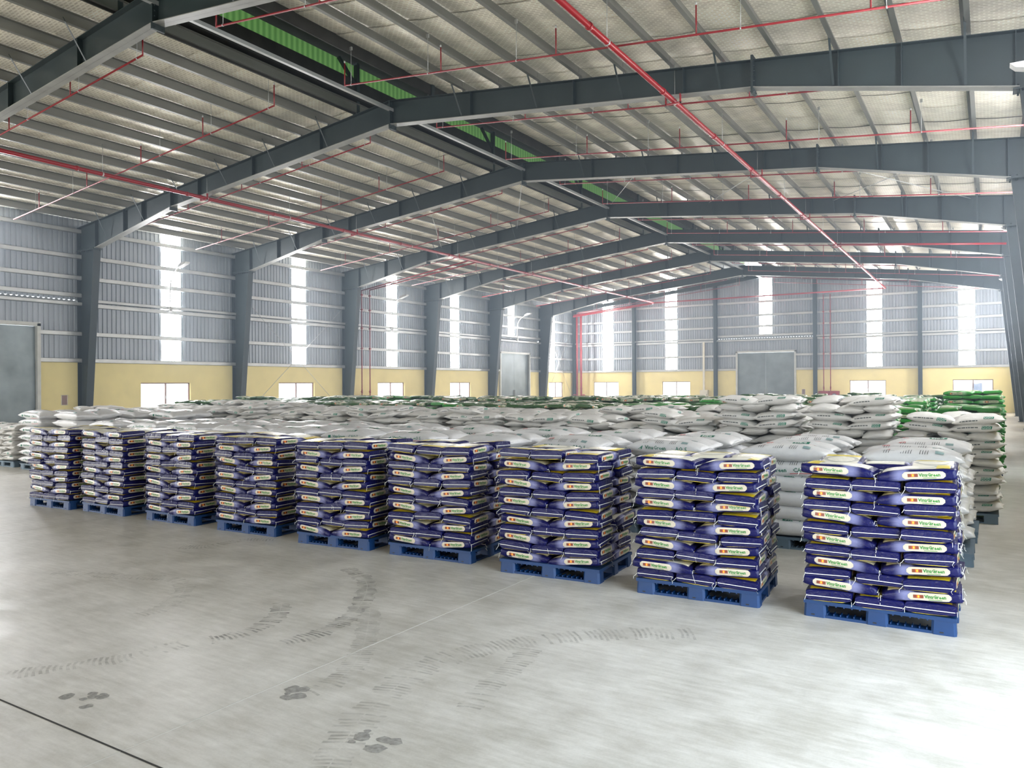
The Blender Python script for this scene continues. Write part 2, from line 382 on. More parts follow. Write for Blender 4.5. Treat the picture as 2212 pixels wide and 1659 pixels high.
# ---------------- ceiling: foil strips and purlins
ceil = tag(empty('ceiling'), kind='structure')
def foil_mesh(sgn):
    mb = MB(); DX = [1.38+1.213*i for i in range(13)]; xs = []
    for i in range(len(DX)-1):
        for t in (0, .25, .5, .75): xs.append((DX[i]+(DX[i+1]-DX[i])*t, -.035*math.sin(PI*t)))
    xs.append((16.9, 0)); w = 1.34; ny = 3
    for j, (dx, s) in enumerate(xs):
        for i in range(ny+1):
            mb.v.append((XR_+sgn*dx, w*i/ny, ZR(dx)+s-.012*math.sin(PI*i/ny)-(.01 if i == 0 else 0)))
    for j in range(len(xs)-1):
        for i in range(ny):
            a = j*(ny+1)+i; f = (a, a+1, a+ny+2, a+ny+1); mb.f.append(f if sgn < 0 else f[::-1]); mb.m.append(0); mb.sm.append(True)
    return mb.mesh('foil_strip', FOIL)
for sgn in (-1, 1):
    me = foil_mesh(sgn); y = YN-.05
    while y < YF:
        o = link('foil_strip', me, ceil, (random.choice((0, .06, -.05))*0, y, random.uniform(-.008,.008))); y += 1.32
    # weather sheet above
    mb = MB(); mb.prism([(XR_+sgn*1.25, ZR(1.25)+.05),(XR_+sgn*17.3, ZR(17.3)+.05),(XR_+sgn*17.3, ZR(17.3)+.10),(XR_+sgn*1.25, ZR(1.25)+.10)], 'y', YN-.4, YF+.4); mb.build('roof_sheet', DARK, ceil)
    for i in range(13):
        dx = min(1.38+1.213*i, 16.05); x = XR_+sgn*dx; zt = ZR(dx)-.04; t = .014; s = sgn
        h = .245; fl = .085
        # Z section with lips
        prof = [(-fl,zt-.0),(t/2,zt),(t/2,zt-h+t),(fl,zt-h+t),(fl,zt-h+t+.02),(fl+.006,zt-h+t+.02),(fl+.006,zt-h),(-t/2,zt-h),(-t/2,zt-t),(-fl,zt-t)]
        mb = MB(); mb.prism([(x+s*a, b) for a, b in (prof if s > 0 else prof[::-1])], 'y', YN, YF); mb.build('purlin', GALV, ceil)

# ---------------- ridge ventilator
rv = tag(empty('ridge_ventilator', (XR_, 0, 10.7)), 'dark ridge ventilator with green louvre band running along the roof ridge', 'ventilator')
def P_(mb, name, m, par): o = mb.build(name, m, par); o.location = (-par.location.x, -par.location.y, -par.location.z); return o
for s in (-1, 1):
    x = XR_+s*1.45
    mb = MB(); mb.box((min(x,x+s*.04), YN, 10.42), (max(x,x+s*.04), YF, 11.50)); P_(mb, 'curb', DARK, rv)
    mb = MB(); mb.box((min(x+s*.05,x+s*.08), YN, 11.50), (max(x+s*.05,x+s*.08), YF, 11.94)); P_(mb, 'green_louvre', GREEN, rv)
    mb = MB(); mb.prism([(x+s*.5,12.0),(XR_,12.25),(XR_,12.3),(x+s*.5,12.05)][::s], 'y', YN, YF); P_(mb, 'hood', DARK, rv)
    for y in FR:
        mb = MB(); mb.box((x-.09, y-.06, ZT(1.45)), (x+.09, y+.06, 12.0)); mb.bar((x, y, 11.3), (x, y-.75, 11.95), .09); P_(mb, 'post', STEEL, rv)
mb = MB(); mb.box((XR_-.05, YN, 10.24), (XR_+.05, YF, 10.33)); rt = tag(mb.build('ridge_strut', GIRT), 'pale square tie strut running along the ridge between the frame apexes', 'strut')

# ---------------- portal frames
ordn = ['first','second','third','fourth','fifth','sixth','seventh','eighth','ninth','tenth','eleventh','twelfth','thirteenth','fourteenth','fifteenth','sixteenth','seventeenth','eighteenth','nineteenth','twentieth']
def half_rafter(s):
    mb = MB(); fw_ = .14
    dxs = [0, 10.6, 16.83]
    top = [(XR_+s*d, ZT(d)) for d in dxs]
    bot = [(XR_+s*d, ZB(d)) for d in (0, 10.6, 15.61)]+[(XR_+s*15.61, ZB(15.61)), (XR_+s*16.83, 7.70)]
    web = [top[0], top[1], top[2], bot[4], bot[2], bot[1], bot[0]]
    mb.prism(web if s < 0 else web[::-1], 'y', -.006, .006, 0)
    for pl, th in ((top, -.016), ([bot[0], bot[1], bot[2]], .016)):
        for a, b in zip(pl[:-1], pl[1:]):
            q = [a, b, (b[0], b[1]+th), (a[0], a[1]+th)]
            mb.prism(q, 'y', -fw_, fw_, 1 if th > 0 else 0)
    return mb.mesh('rafter', [STEEL, FLANGE])
def column_mesh(s):
    mb = MB(); xo = XR_+s*16.83; xk = XR_+s*15.61; xb = XR_+s*16.36; zt = ZT(16.83); fw_ = .15
    mb.prism([(xo,0),(xb,0),(xk,7.7),(xk,8.2),(xo,zt)][::s], 'y', -.007, .007)
    mb.prism([(xo,0),(xo-s*.018,0),(xo-s*.018,zt),(xo,zt)], 'y', -fw_, fw_)
    mb.prism([(xb,0),(xb+s*.018,0),(xk+s*.018,7.7),(xk,7.7)], 'y', -fw_, fw_, 0)
    mb.prism([(xk,7.68),(xo,7.68),(xo,7.72),(xk,7.72)], 'y', -fw_, fw_)
    mb.box((min(xo,xb)-.05,-.2,0),(max(xo,xb)+.05,.2,.025))
    for z in (3.0, ): 
        a = xo; b = xb+(xk-xb)*z/7.7; mb.box((min(a,b),-.12,z),(max(a,b),.12,z+.012))
    return mb.mesh('column', STEEL)
def stiff_mesh(s, dx, tilt=0):
    mb = MB(); x = XR_+s*dx; mb.prism([(x-.008, ZB(dx)+.01), (x+.008, ZB(dx)+.01), (x+.008, ZT(dx)-.01), (x-.008, ZT(dx)-.01)], 'y', -.135, -.006)
    mb.prism([(x-.008, ZB(dx)+.01), (x+.008, ZB(dx)+.01), (x+.008, ZT(dx)-.01), (x-.008, ZT(dx)-.01)], 'y', .006, .135)
    return mb.mesh('stiffener_plate', STEEL)
def splice_mesh(s, dx):
    mb = MB(); x = XR_+s*dx; z0, z1 = ZB(dx)-.13, ZT(dx)+(.10 if dx > 1 else -.02)
    mb.box((x-.025, -.15, z0), (x+.025, .15, z1))
    for yy in (-.09, .09):
        z = z0+.05
        while z < z1: mb.tube([(x-.05, yy, z), (x+.05, yy, z)], .016, 6); z += .115
    return mb.mesh('splice_plate', STEEL)
def knee_plate(s):
    mb = MB(); a = XR_+s*15.50; b = XR_+s*16.83
    mb.box((min(a,b), -.17, 7.655), (max(a,b), .17, 7.68))
    for i in range(8):
        x = a+(b-a)*(i+.5)/8
        for yy in (-.1, .1): mb.tube([(x, yy, 7.60), (x, yy, 7.76)], .018, 6)
    return mb.mesh('knee_plate', STEEL)
def brace_mesh(s, dx):
    mb = MB(); x0 = XR_+s*dx; zt = ZR(dx)-.2
    for sy in (-1, 1): mb.bar((x0, sy*.10, ZB(dx)+.05), (x0, sy*.62, zt), .045, .006)
    return mb.mesh('flange_brace', STEEL)
hm = {s: dict(raf=half_rafter(s), col=column_mesh(s), sp=[splice_mesh(s, 10.6)], kn=knee_plate(s),
      st=[stiff_mesh(s, d) for d in (2.9, 6.1, 9.0, 12.4, 13.6, 15.55)], br=[brace_mesh(s, 1.38+1.213*i) for i in (1, 3, 5, 7, 9, 11)]) for s in (-1, 1)}
apex = splice_mesh(1, 0)
mb = MB()
for s in (-1, 1):
    for i in range(13):
        dx = min(1.38+1.213*i, 16.05); x = XR_+s*dx; mb.box((x-.004+s*.012, -.07, ZT(dx)), (x+.004+s*.012, .07, ZR(dx)-.07))
cleats = mb.mesh('purlin_cleat', GALV)
place_txt = {-1:'behind the camera', 0:'nearest to the camera, across the upper left corner'}
for i, y in enumerate(FR):
    k = i-3
    r = empty('steel_frame', (0, y, 0))
    lab = ('grey green steel portal frame overhead behind the camera, %s from the near end' % ordn[k+3] if k < 0 else 'grey green steel portal frame crossing the upper left corner' if k == 0 else
           'grey green steel portal frame, %s counted back from the gable end' % ordn[6-k] if k != 1 else 'grey green steel portal frame, nearest one with its left column in view')
    tag(r, lab, 'steel frame', 'portal frames along the hall')
    for s in (-1, 1):
        h = hm[s]; link('rafter', h['raf'], r); link('column', h['col'], r)
        for me in h['sp']: link('splice_plate', me, r)
        link('knee_plate', h['kn'], r)
        for me in h['st']: link('stiffener_plate', me, r)
        for me in h['br']: link('flange_brace', me, r)
    link('splice_plate', apex, r); tag(link('purlin_cleats', cleats, r), kind='stuff')
# gable columns and gable rafter
glab = ['second from the left corner','left of the far double door','right of the far double door, beside the red hose boxes','second from the right corner']
for i, x in enumerate(gc):
    if i in (0, 5): x = XL+.25 if i == 0 else XRW-.25
    mb = MB(); zt = ZR(x-XR_)-.4
    mb.box((x-.006, YF-.42, 0), (x+.006, YF-.14, zt)); mb.box((x-.13, YF-.43, 0), (x+.13, YF-.415, zt)); mb.box((x-.13, YF-.145, 0), (x+.13, YF-.13, zt))
    mb.box((x-.2, YF-.48, 0), (x+.2, YF-.1, .02))
    lab = 'slim grey steel column on the far wall, '+(glab[i-1] if 0 < i < 5 else ('in the far left corner' if i == 0 else 'in the far right corner'))
    tag(mb.build('gable_column', STEEL), lab, 'column', 'gable columns')
for s in (-1, 1):
    mb = MB(); q = [(XR_, ZT(0)+.1), (XR_+s*16.83, ZT(16.83)+.1), (XR_+s*16.83, ZT(16.83)-.2), (XR_, ZT(0)-.2)]
    mb.prism(q[::s], 'y', YF-.42, YF-.41); 
    mb.prism([(a, b) for a, b in [q[3], q[2], (q[2][0], q[2][1]+.012), (q[3][0], q[3][1]+.012)]], 'y', YF-.5, YF-.3)
    tag(mb.build('gable_rafter', STEEL), 'grey green gable rafter at the top of the far wall, %s slope' % ('left' if s < 0 else 'right'), 'rafter')

# ---------------- wall rod bracing
def rod(p, q, lab, r_=.011): mb = MB(); mb.tube([p, q], r_, 6); tag(mb.build('brace_rod', GIRT), lab, 'brace rod')
xb_ = XL+.30
rod((xb_, 25.45, 6.6), (xb_, 32.6, .5), 'thin steel brace rod falling to the right on the left wall, second bay')
rod((xb_, 25.45, .5), (xb_, 32.6, 6.6), 'thin steel brace rod rising to the right on the left wall, second bay')
rod((xb_, 55.9, 7.4), (xb_, 61.3, .5), 'thin steel brace rod falling to the right on the left wall, last bay')
rod((xb_, 55.9, .5), (xb_, 61.3, 7.4), 'thin steel brace rod rising to the right on the left wall, last bay')
for (a, b, c, d, t) in [(-15.3,25.5,-20.0,32.7,'left of the ridge'),(-20.0,25.5,-24.7,32.7,'further left of the ridge'),(-14.9,32.7,-10.3,25.5,'right of the ridge'),(-5.3,32.7,-.6,25.5,'near the right wall'),(-.6,32.7,-5.3,25.5,'crossing near the right wall'),(-10.3,32.7,-5.6,25.5,'over the right aisle')]:
    rod((a, b, ZT(a-XR_)-.12), (c, d, ZT(c-XR_)-.12), 'thin roof brace rod %s between second and third visible frames' % t, .012)

# ---------------- sprinkler pipes
def branch(s, y, x0, x1, lab, rr=.021):
    """pipe along X following the roof slope; x0 ridge end dx, x1 eaves end dx"""
    z = lambda dx: 9.80-.103*dx
    root = empty('sprinkler_branch', (XR_+s*x0, y, z(x0))); tag(root, lab, 'pipe', 'sprinkler branch pipes under the roof')
    o = root.location
    def put(mb, n, m): ob = mb.build(n, m, root); ob.location = (-o.x, -o.y, -o.z); return ob
    mb = MB(); mb.tube([(XR_+s*x0, y, z(x0)), (XR_+s*x1, y, z(x1))], rr, 8); put(mb, 'pipe_run', REDB)
    dx = x0
    while dx <= x1+.01:
        mb = MB(); x = XR_+s*dx; mb.tube([(x, y, z(dx)-rr), (x, y, z(dx)+.56)], .016, 6); r_ = put(mb, 'sprinkler_riser', REDB)
        mb = MB(); mb.tube([(x, y, z(dx)+.56), (x, y, z(dx)+.585), (x, y, z(dx)+.59), (x, y, z(dx)+.63)], [.012,.012,.026,.008], 6); mb.build('sprinkler_head', GIRT, r_)
        dx += 3.03
    dx = x0+.22; i = 0
    while dx < x1:
        x = XR_+s*dx; mb = MB(); mb.tube([(x, y, z(dx)), (x, y, ZR(dx)-.2)], .006, 5); mb.box((x-.03, y-.02, ZR(dx)-.24), (x+.03, y+.02, ZR(dx)-.16)); mb.tube([(x-.012, y, z(dx)), (x+.012, y, z(dx))], rr+.008, 8); put(mb, 'hanger_rod', GIRT)
        dx += 2.43 if i != 2 else 4.85; i += 1
BY = [2.9, 6.7, 10.5, 14.3, 18.1, 21.9, 25.72, 29.5, 33.34, 37.1, 40.96, 44.8, 48.58, 52.4, 56.2, 59.6]
for i, y in enumerate(BY):
    for s in (-1, 1):
        branch(s, y, 1.30, 15.2 if s < 0 else 15.9, 'thin red sprinkler branch pipe on the %s slope, %s from the camera' % ('left' if s < 0 else 'right', ordn[i]))
def mainpipe(x, side):
    root = tag(empty('sprinkler_main', (x, 0, 8.8)), 'thick red sprinkler main running the length of the hall under the %s slope' % side, 'pipe')
    def put(mb, n, m): ob = mb.build(n, m, root); ob.location = (-x, 0, -8.8); return ob
    mb = MB(); mb.tube([(x, YN+.3, 8.80), (x, 60.5, 8.80)], .062, 14); put(mb, 'pipe_run', RED)
    y = YN+3
    while y < 60:
        mb = MB(); mb.tube([(x, y-.035, 8.8), (x, y+.035, 8.8)], .078, 12); put(mb, 'coupling', RED)
        mb = MB(); mb.tube([(x, y+.8, 8.86), (x, y+.8, ZR(x-XR_)-.2)], .007, 5); mb.tube([(x, y+.78, 8.8), (x, y+.82, 8.8)], .068, 12); put(mb, 'hanger_rod', GIRT); y += 3.81
    for y in FR:
        mb = MB(); mb.box((x-.19, y-.16, 8.71), (x+.19, y-.10, 8.735)); mb.box((x-.19, y-.16, 8.71), (x-.165, y-.10, 8.93)); mb.box((x+.165, y-.16, 8.71), (x+.19, y-.10, 8.93)); put(mb, 'frame_bracket', RED)
mainpipe(-15.12+8.76, 'right'); mainpipe(-15.12-8.64, 'left')
# header on the far wall, risers, cross pipes
zf = 8.78
mb = MB(); mb.tube([(-31.2, 60.5, 8.14), (-25.7, 60.5, 8.66), (-23.76, 60.5, 8.8), (-6.36, 60.5, 8.8)], .055, 12); hd = tag(mb.build('sprinkler_header', RED), 'thick red header pipe crossing high along the far wall', 'pipe')
mb = MB(); mb.tube([(-31.15, 60.3, 8.0), (-25.7, 60.3, 8.52), (-23.76, 60.3, 8.72)], .055, 12); tag(mb.build('sprinkler_header', RED), 'second red pipe dropping beside the header towards the left far corner', 'pipe')
for x, r_, t in [(-30.95, .07, 'left one'), (-30.55, .085, 'right thicker one')]:
    root = tag(empty('riser_pipe', (x, 60.6, 0)), 'thick red standpipe in the far left corner, %s of two' % t, 'pipe')
    mb = MB(); mb.tube([(0, 0, 0), (0, 0, 8.2)], r_, 12); mb.build('standpipe', RED, root)
    mb = MB(); mb.tube([(-.35 if x < -30.7 else 0, 0, 1.15), (0 if x < -30.7 else .35, 0, 1.15)], .05, 10); mb.build('stub_outlet', RED, root)
    for z in (1.7, 3.4, 5.1, 6.8): mb = MB(); mb.tube([(0, 0, z-.03), (0, 0, z+.03)], r_+.02, 12); mb.build('coupling', RED, root)
def hosebox(x, y, rz, lab):
    root = tag(empty('hose_cabinet', (x, y, .75), rz), lab, 'hose cabinet')
    mb = MB(); mb.box((-.36, -.2, 0), (.36, 0, .72)); mb.build('box', RED, root)
    mb = MB(); mb.box((-.33, -.215, .03), (.33, -.2, .69)); d = mb.build('door_panel', RED, root)
    mb = MB(); mb.tube([(0, -.216, .38), (0, -.224, .38)], .17, 20); mb.build('round_window', HWIN, d)
    mb = MB(); mb.tube([(0, -.222, .38), (0, -.228, .38)], .10, 16); mb.build('hose_reel', LAMPW, d)
    mb = MB(); mb.box((-.31, -.225, .3), (-.28, -.215, .45)); mb.build('handle', LAMPW, d)
def riser(x, y, z0, z1, lab):
    root = tag(empty('riser_pipe', (x, y, z0)), lab, 'pipe')
    mb = MB(); mb.tube([(0, 0, 0), (0, 0, z1-z0)], .032, 10); mb.build('vertical_pipe', RED, root)
    for z in GZ[1:5]:
        if z < z1-.2: mb = MB(); mb.box((-.06, -.04, z-z0-.04), (.06, .06, z-z0+.04)); mb.build('clamp', RED, root)
    mb = MB(); mb.tube([(0, 0, .16), (0, 0, .34)], [.055, .045], 10); mb.tube([(0, -.1, .25), (0, .0, .25)], .02, 8); mb.build('valve', RED, root)
hosebox(-10.73, YF, 0, 'red hose cabinet on the far wall, left of the pair'); hosebox(-9.98, YF, 0, 'red hose cabinet on the far wall, right of the pair')
riser(-10.70, YF-.25, 1.47, 8.75, 'thin red riser above the far wall hose cabinets, left of the pair'); riser(-10.22, YF-.25, 1.47, 8.75, 'thin red riser above the far wall hose cabinets, right of the pair')
hosebox(XL-.02, 34.10, PI/2, 'red hose cabinet on the left wall, nearer of the pair'); hosebox(XL-.02, 34.84, PI/2, 'red hose cabinet on the left wall, farther of the pair')
riser(XL+.3, 34.05, 1.47, 7.7, 'thin red riser on the left wall, nearer of the pair'); riser(XL+.3, 34.75, 1.47, 7.8, 'thin red riser on the left wall, farther of the pair')
for y, t, z in [(34.05, 'nearer', 7.7), (34.75, 'farther', 7.8)]:
    mb = MB(); mb.tube([(XL+.3, y, z), (-23.76, y, 8.80)], .036, 10); tag(mb.build('cross_pipe', RED), 'red cross pipe from the left wall riser to the main, %s of the pair' % t, 'pipe')
mb = MB(); mb.tube([(-15.12+8.76, 40.1, 8.8), (.6, 40.1, 8.15)], .05, 10); tag(mb.build('cross_pipe', RED), 'thick red cross pipe from the right main towards the right wall', 'pipe')
# electrical cabinet and conduit, wall vents
root = tag(empty('electrical_cabinet', (-19.9, YF, .75)), 'cream electrical cabinet on the far wall left of the double door', 'cabinet')
mb = MB(); mb.box((-.33, -.31, 0), (.33, -.02, .8)); mb.build('box', CAB, root)
mb = MB(); mb.box((-.30, -.325, .03), (.30, -.31, .77)); d = mb.build('door_panel', CAB, root)
mb = MB(); mb.box((.22, -.34, .35), (.25, -.325, .47)); mb.build('handle', DARK, d)
mb = MB(); mb.box((-.08, -.30, .8), (.08, -.20, 4.7)); mb.build('cable_trunking', CAB, root)
def vent(x, y, z, rz, lab):
    root = tag(empty('wall_vent', (x, y, z), rz), lab, 'vent')
    mb = MB(); mb.box((-.13, -.02, 0), (.13, 0, .02)); mb.box((-.13, -.02, .40), (.13, 0, .42)); mb.box((-.13, -.02, 0), (-.11, 0, .42)); mb.box((.11, -.02, 0), (.13, 0, .42)); mb.build('frame', CAB, root)
    mb = MB(); mb.box((-.11, -.004, .02), (.11, -.001, .4)); mb.build('backing', ALU, root)
    for i in range(7): mb = MB(); mb.box((-.11, -.018, .04+i*.052), (.11, -.006, .065+i*.052)); mb.build('slat', ALU, root)
vent(XL-.01, 16.95, 1.35, PI/2, 'small louvred vent low on the yellow left wall beside the grey door'); vent(-12.2, YF, 1.2, 0, 'small louvred vent on the yellow far wall right of the double door')
# wall lamps
def wlamp(x, y, z, s, lab, hx=1.0):
    root = tag(empty('wall_lamp', (x, y, z)), lab, 'lamp')
    pts = [(0,0,0),(0,0,.9),(s*.05,0,1.25),(s*.2,0,1.55),(s*.45,0,1.75),(s*.75,0,1.88)]
    mb = MB(); mb.tube(pts, .028, 8); mb.build('curved_arm', LAMPW, root)
    mb = MB(); mb.prism([(s*.72,1.84),(s*1.22,1.98),(s*1.30,2.06),(s*.95,2.06),(s*.72,1.94)], 'y', -.12, .12); hd_ = mb.build('lamp_head', LAMPW, root)
    mb = MB(); mb.prism([(s*.80,1.855),(s*1.20,1.967),(s*1.20,1.96),(s*.80,1.848)], 'y', -.09, .09); mb.build('diffuser', GLASS, hd_)
    mb = MB(); mb.box((-.06,-.08,-.1),(.06,.08,.12)); mb.build('mounting_bracket', LAMPW, root)
for i, y in enumerate((21.6, 36.9, 51.9)):
    wlamp(XL+.18, y, 5.6, 1, 'white curved arm lamp on the left wall, %s from the camera' % ordn[i])
for i, (x, y, z) in enumerate(((1.6, 16.0, 5.55), (1.65, 36.0, 6.1), (1.7, 52.0, 5.9))):
    wlamp(x, y, z, -1, 'white curved arm lamp on the right wall, %s from the camera' % ordn[i])
# ---------------- haze volume added to stand in for the bluish veil near the windows
HZ = bpy.data.materials.new('window_veil_haze'); HZ.use_nodes = True; nt = HZ.node_tree; nt.nodes.remove(nt.nodes['Principled BSDF'])
vs = nt.nodes.new('ShaderNodeVolumeScatter'); vs.inputs['Color'].default_value = (.66,.82,1,1); vs.inputs['Density'].default_value = .006; vs.inputs['Anisotropy'].default_value = .35
nt.links.new(vs.outputs[0], nt.nodes['Material Output'].inputs['Volume'])
mb = MB(); mb.box((XL+.2, 9.0, .02), (XRW-.2, YF-.5, 8.45)); tag(mb.build('window_veil_haze', HZ), 'faint bluish haze added in the hall for the light veil near the windows', 'haze', kind='stuff')
# ================================================================== PALLETS
def box_mesh(name, boxes, m):
    mb = MB()
    for a, b in boxes: mb.box(a, b)
    return mb.mesh(name, m)
PWX, PWY, PH = 1.20, 1.00, .15
def pallet_parts(m):
    deck = [((0,0,.118),(PWX,.05,.15)), ((0,PWY-.05,.118),(PWX,PWY,.15)), ((0,.05,.118),(.05,PWY-.05,.15)), ((PWX-.05,.05,.118),(PWX,PWY-.05,.15))]
    y = .05
    while y < PWY-.06: deck.append(((.05, y, .130), (PWX-.05, min(y+.07, PWY-.05), .15))); y += .09
    for x in (.3, .6, .9): deck.append(((x-.012, .05, .112), (x+.012, PWY-.05, .130)))
    for i in range(13): deck.append(((.20+i*.065, .012, .105), (.212+i*.065, .045, .118)))
    fr = []
    for y0, y1 in ((.012, .13), (.44, .56), (PWY-.13, PWY-.012)): fr.append(((.012, y0, 0), (PWX-.012, y1, .024)))
    for x0, x1 in ((.012, .13), (.54, .66), (PWX-.13, PWX-.012)): fr.append(((x0, .13, .002), (x1, PWY-.13, .022)))
    deckm = box_mesh('deck', deck, m); frm = box_mesh('bottom_frame', fr, m)
    rib = [((.19+i*.055, .03, .024), (.20+i*.055, .12, .040)) for i in range(6)]+[((.70+i*.055, .03, .024), (.71+i*.055, .12, .040)) for i in range(6)]
    ribm = box_mesh('rib', rib, m)
    feet = []
    for w, dd in ((.19, .15), (.18, .15)):
        mb = MB(); r = .02
        def oc(x0, y0, x1, y1, z): return [(x0+r,y0,z),(x1-r,y0,z),(x1,y0+r,z),(x1,y1-r,z),(x1-r,y1,z),(x0+r,y1,z),(x0,y1-r,z),(x0,y0+r,z)]
        a = oc(-w/2, -dd/2, w/2, dd/2, .0); b = oc(-w/2+.006, -dd/2+.004, w/2-.006, dd/2-.004, .12)
        mb.poly(a+b, [tuple(range(8))[::-1], tuple(range(8,16))]+[(i,(i+1)%8,8+(i+1)%8,8+i) for i in range(8)])
        mb.box((-.03, -dd/2-.0015, .018), (.0, -dd/2+.002, .028), 1)
        feet.append(mb.mesh('foot', [m, DARK]))
    return deckm, frm, ribm, feet
PPB = pallet_parts(BLUEP); PPG = pallet_parts(GREYP)
def pallet(cx, cy, rz, parts, lab, group, name='pallet'):
    root = tag(empty(name, (cx, cy, 0), rz), lab, 'pallet', group)
    off = (-PWX/2, -PWY/2, 0); d, f, r, ft = parts
    link('deck', d, root, off); link('bottom_frame', f, root, off); tag(link('rib', r, root, off), kind='stuff')
    for ix, x in enumerate((.095, .60, PWX-.095)):
        for iy, y in enumerate((.075, .5, PWY-.075)): link('foot', ft[0 if ix != 1 else 1], root, (off[0]+x, off[1]+y, 0))
    return root
def simple_pallet_mesh(m):
    return box_mesh('pallet', [((-.6,-.5,.118),(.6,.5,.15))]+[((x-.09,y-.07,0),(x+.09,y+.07,.118)) for x in (-.5,0,.5) for y in (-.42,0,.42)]+[((-.59,y-.05,0),(.59,y+.05,.022)) for y in (-.43,0,.43)], m)
SPG = simple_pallet_mesh(GREYP); SPB = simple_pallet_mesh(BLUEP)

# ================================================================== SACK MATERIALS  (pattern follows the sack's own normalised coordinates)
def sackmat(name, build, rough, bump, bs, spec=.5):
    m, nt, p = newmat(name); L = nt.links.new
    at = N(nt, 'ShaderNodeAttribute', attribute_name='bag_co'); sp = N(nt, 'ShaderNodeSeparateXYZ'); L(at.outputs['Vector'], sp.inputs[0])
    def m_(op, a, b=None, c=None):
        q = N(nt, 'ShaderNodeMath', operation=op)
        for i, v in enumerate((a, b, c)):
            if v is None: continue
            if isinstance(v, (int, float)): q.inputs[i].default_value = v
            else: L(v, q.inputs[i])
        return q.outputs[0]
    def sst(x, lo, hi):
        q = N(nt, 'ShaderNodeMapRange', interpolation_type='SMOOTHSTEP'); L(x, q.inputs[0]); q.inputs[1].default_value = lo; q.inputs[2].default_value = hi; return q.outputs[0]
    def mix(f, a, b):
        q = N(nt, 'ShaderNodeMix', data_type='RGBA')
        if isinstance(f, (int, float)): q.inputs[0].default_value = f
        else: L(f, q.inputs[0])
        for i, v in ((6, a), (7, b)):
            if isinstance(v, tuple): q.inputs[i].default_value = (*v, 1)
            else: L(v, q.inputs[i])
        return q.outputs[2]
    tc = N(nt, 'ShaderNodeTexCoord')
    no = N(nt, 'ShaderNodeTexNoise'); no.inputs['Scale'].default_value = 14; L(tc.outputs['Object'], no.inputs[0])
    col = build(sp.outputs[0], sp.outputs[1], sp.outputs[2], no.outputs[0], m_, sst, mix)
    L(col, p.inputs['Base Color']); p.inputs['Roughness'].default_value = rough; p.inputs['Specular IOR Level'].default_value = spec
    nb = N(nt, 'ShaderNodeTexNoise'); nb.inputs['Scale'].default_value = bs; nb.inputs['Detail'].default_value = 3; nb.inputs['Distortion'].default_value = 1.2; L(tc.outputs['Object'], nb.inputs[0])
    bp = N(nt, 'ShaderNodeBump'); bp.inputs['Strength'].default_value = bump; bp.inputs['Distance'].default_value = .02; L(nb.outputs[0], bp.inputs['Height']); L(bp.outputs[0], p.inputs['Normal'])
    return m
NAVY = (.005,.006,.070); LAV = (.22,.23,.42); CREAM = (.78,.74,.62); YELC = (.72,.56,.03)
def printed(edge, lav, topc, stripe, mott=0):
    def f(X, Y, Z, no, m, sst, mix):
        aX = m('ABSOLUTE', X); aY = m('ABSOLUTE', Y)
        top = m('MULTIPLY', sst(Z, .90, .95), m('SUBTRACT', 1, sst(aX, .84, .87)))
        bot = sst(m('MULTIPLY', Z, -1), .93, .96)
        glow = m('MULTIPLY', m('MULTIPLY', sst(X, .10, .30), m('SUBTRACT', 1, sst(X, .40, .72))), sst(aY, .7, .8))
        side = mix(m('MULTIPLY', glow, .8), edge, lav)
        ring = m('MULTIPLY', sst(m('ADD', m('MULTIPLY', X, X), m('MULTIPLY', Y, m('MULTIPLY', Y, .6))), .20, .23), m('SUBTRACT', 1, sst(m('ADD', m('MULTIPLY', X, X), m('MULTIPLY', Y, m('MULTIPLY', Y, .6))), .34, .37)))
        t = mix(m('MULTIPLY', ring, .55), topc, (.16,.17,.16))
        t = mix(m('MULTIPLY', sst(m('MULTIPLY', X, -1), .50, .52), 1), t, stripe)
        t = mix(m('MULTIPLY', sst(aY, .80, .83), m('SUBTRACT', 1, sst(aY, .90, .93))), t, stripe)
        if mott: t = mix(m('MULTIPLY', sst(no, .48, .56), mott), t, stripe)
        c = mix(top, side, t)
        return mix(m('MULTIPLY', bot, sst(aX, .2, .25)), c, stripe)
    return f
NAVYM = sackmat('navy_printed_film', printed(NAVY, LAV, CREAM, YELC), .30, .45, 16, .28)
GRNM = sackmat('green_printed_film', printed((.02,.22,.02), (.35,.55,.35), (.60,.64,.50), (.10,.25,.05), .4), .28, .40, 16)
OLIM = sackmat('olive_printed_film', printed((.030,.095,.018), (.35,.42,.28), (.72,.71,.55), (.12,.19,.05), .5), .26, .45, 16)
WHM = sackmat('white_woven_film', lambda X,Y,Z,no,m,sst,mix: mix(no, (.58,.58,.585), (.69,.69,.69)), .36, .38, 7)
WPM = sackmat('white_woven_polypropylene', lambda X,Y,Z,no,m,sst,mix: mix(no, (.54,.53,.51), (.67,.66,.63)), .55, .42, 11)
PC = mat('label_cream', (.56,.50,.39), .3, 0, .04, 20, .15, 30)
PG = mat('print_green', (.03,.22,.035), .35); PBR = mat('print_brown', (.20,.045,.02), .35); POR = mat('print_orange', (.75,.12,.01), .35); PYE = mat('print_yellow', (.95,.60,.05), .35)
PDG = mat('print_dark_green', (.012,.16,.10), .4); PRD = mat('print_red', (.60,.03,.04), .4); PBK = mat('print_black', (.06,.07,.07), .4); PWH = mat('print_white', (.85,.88,.85), .4)

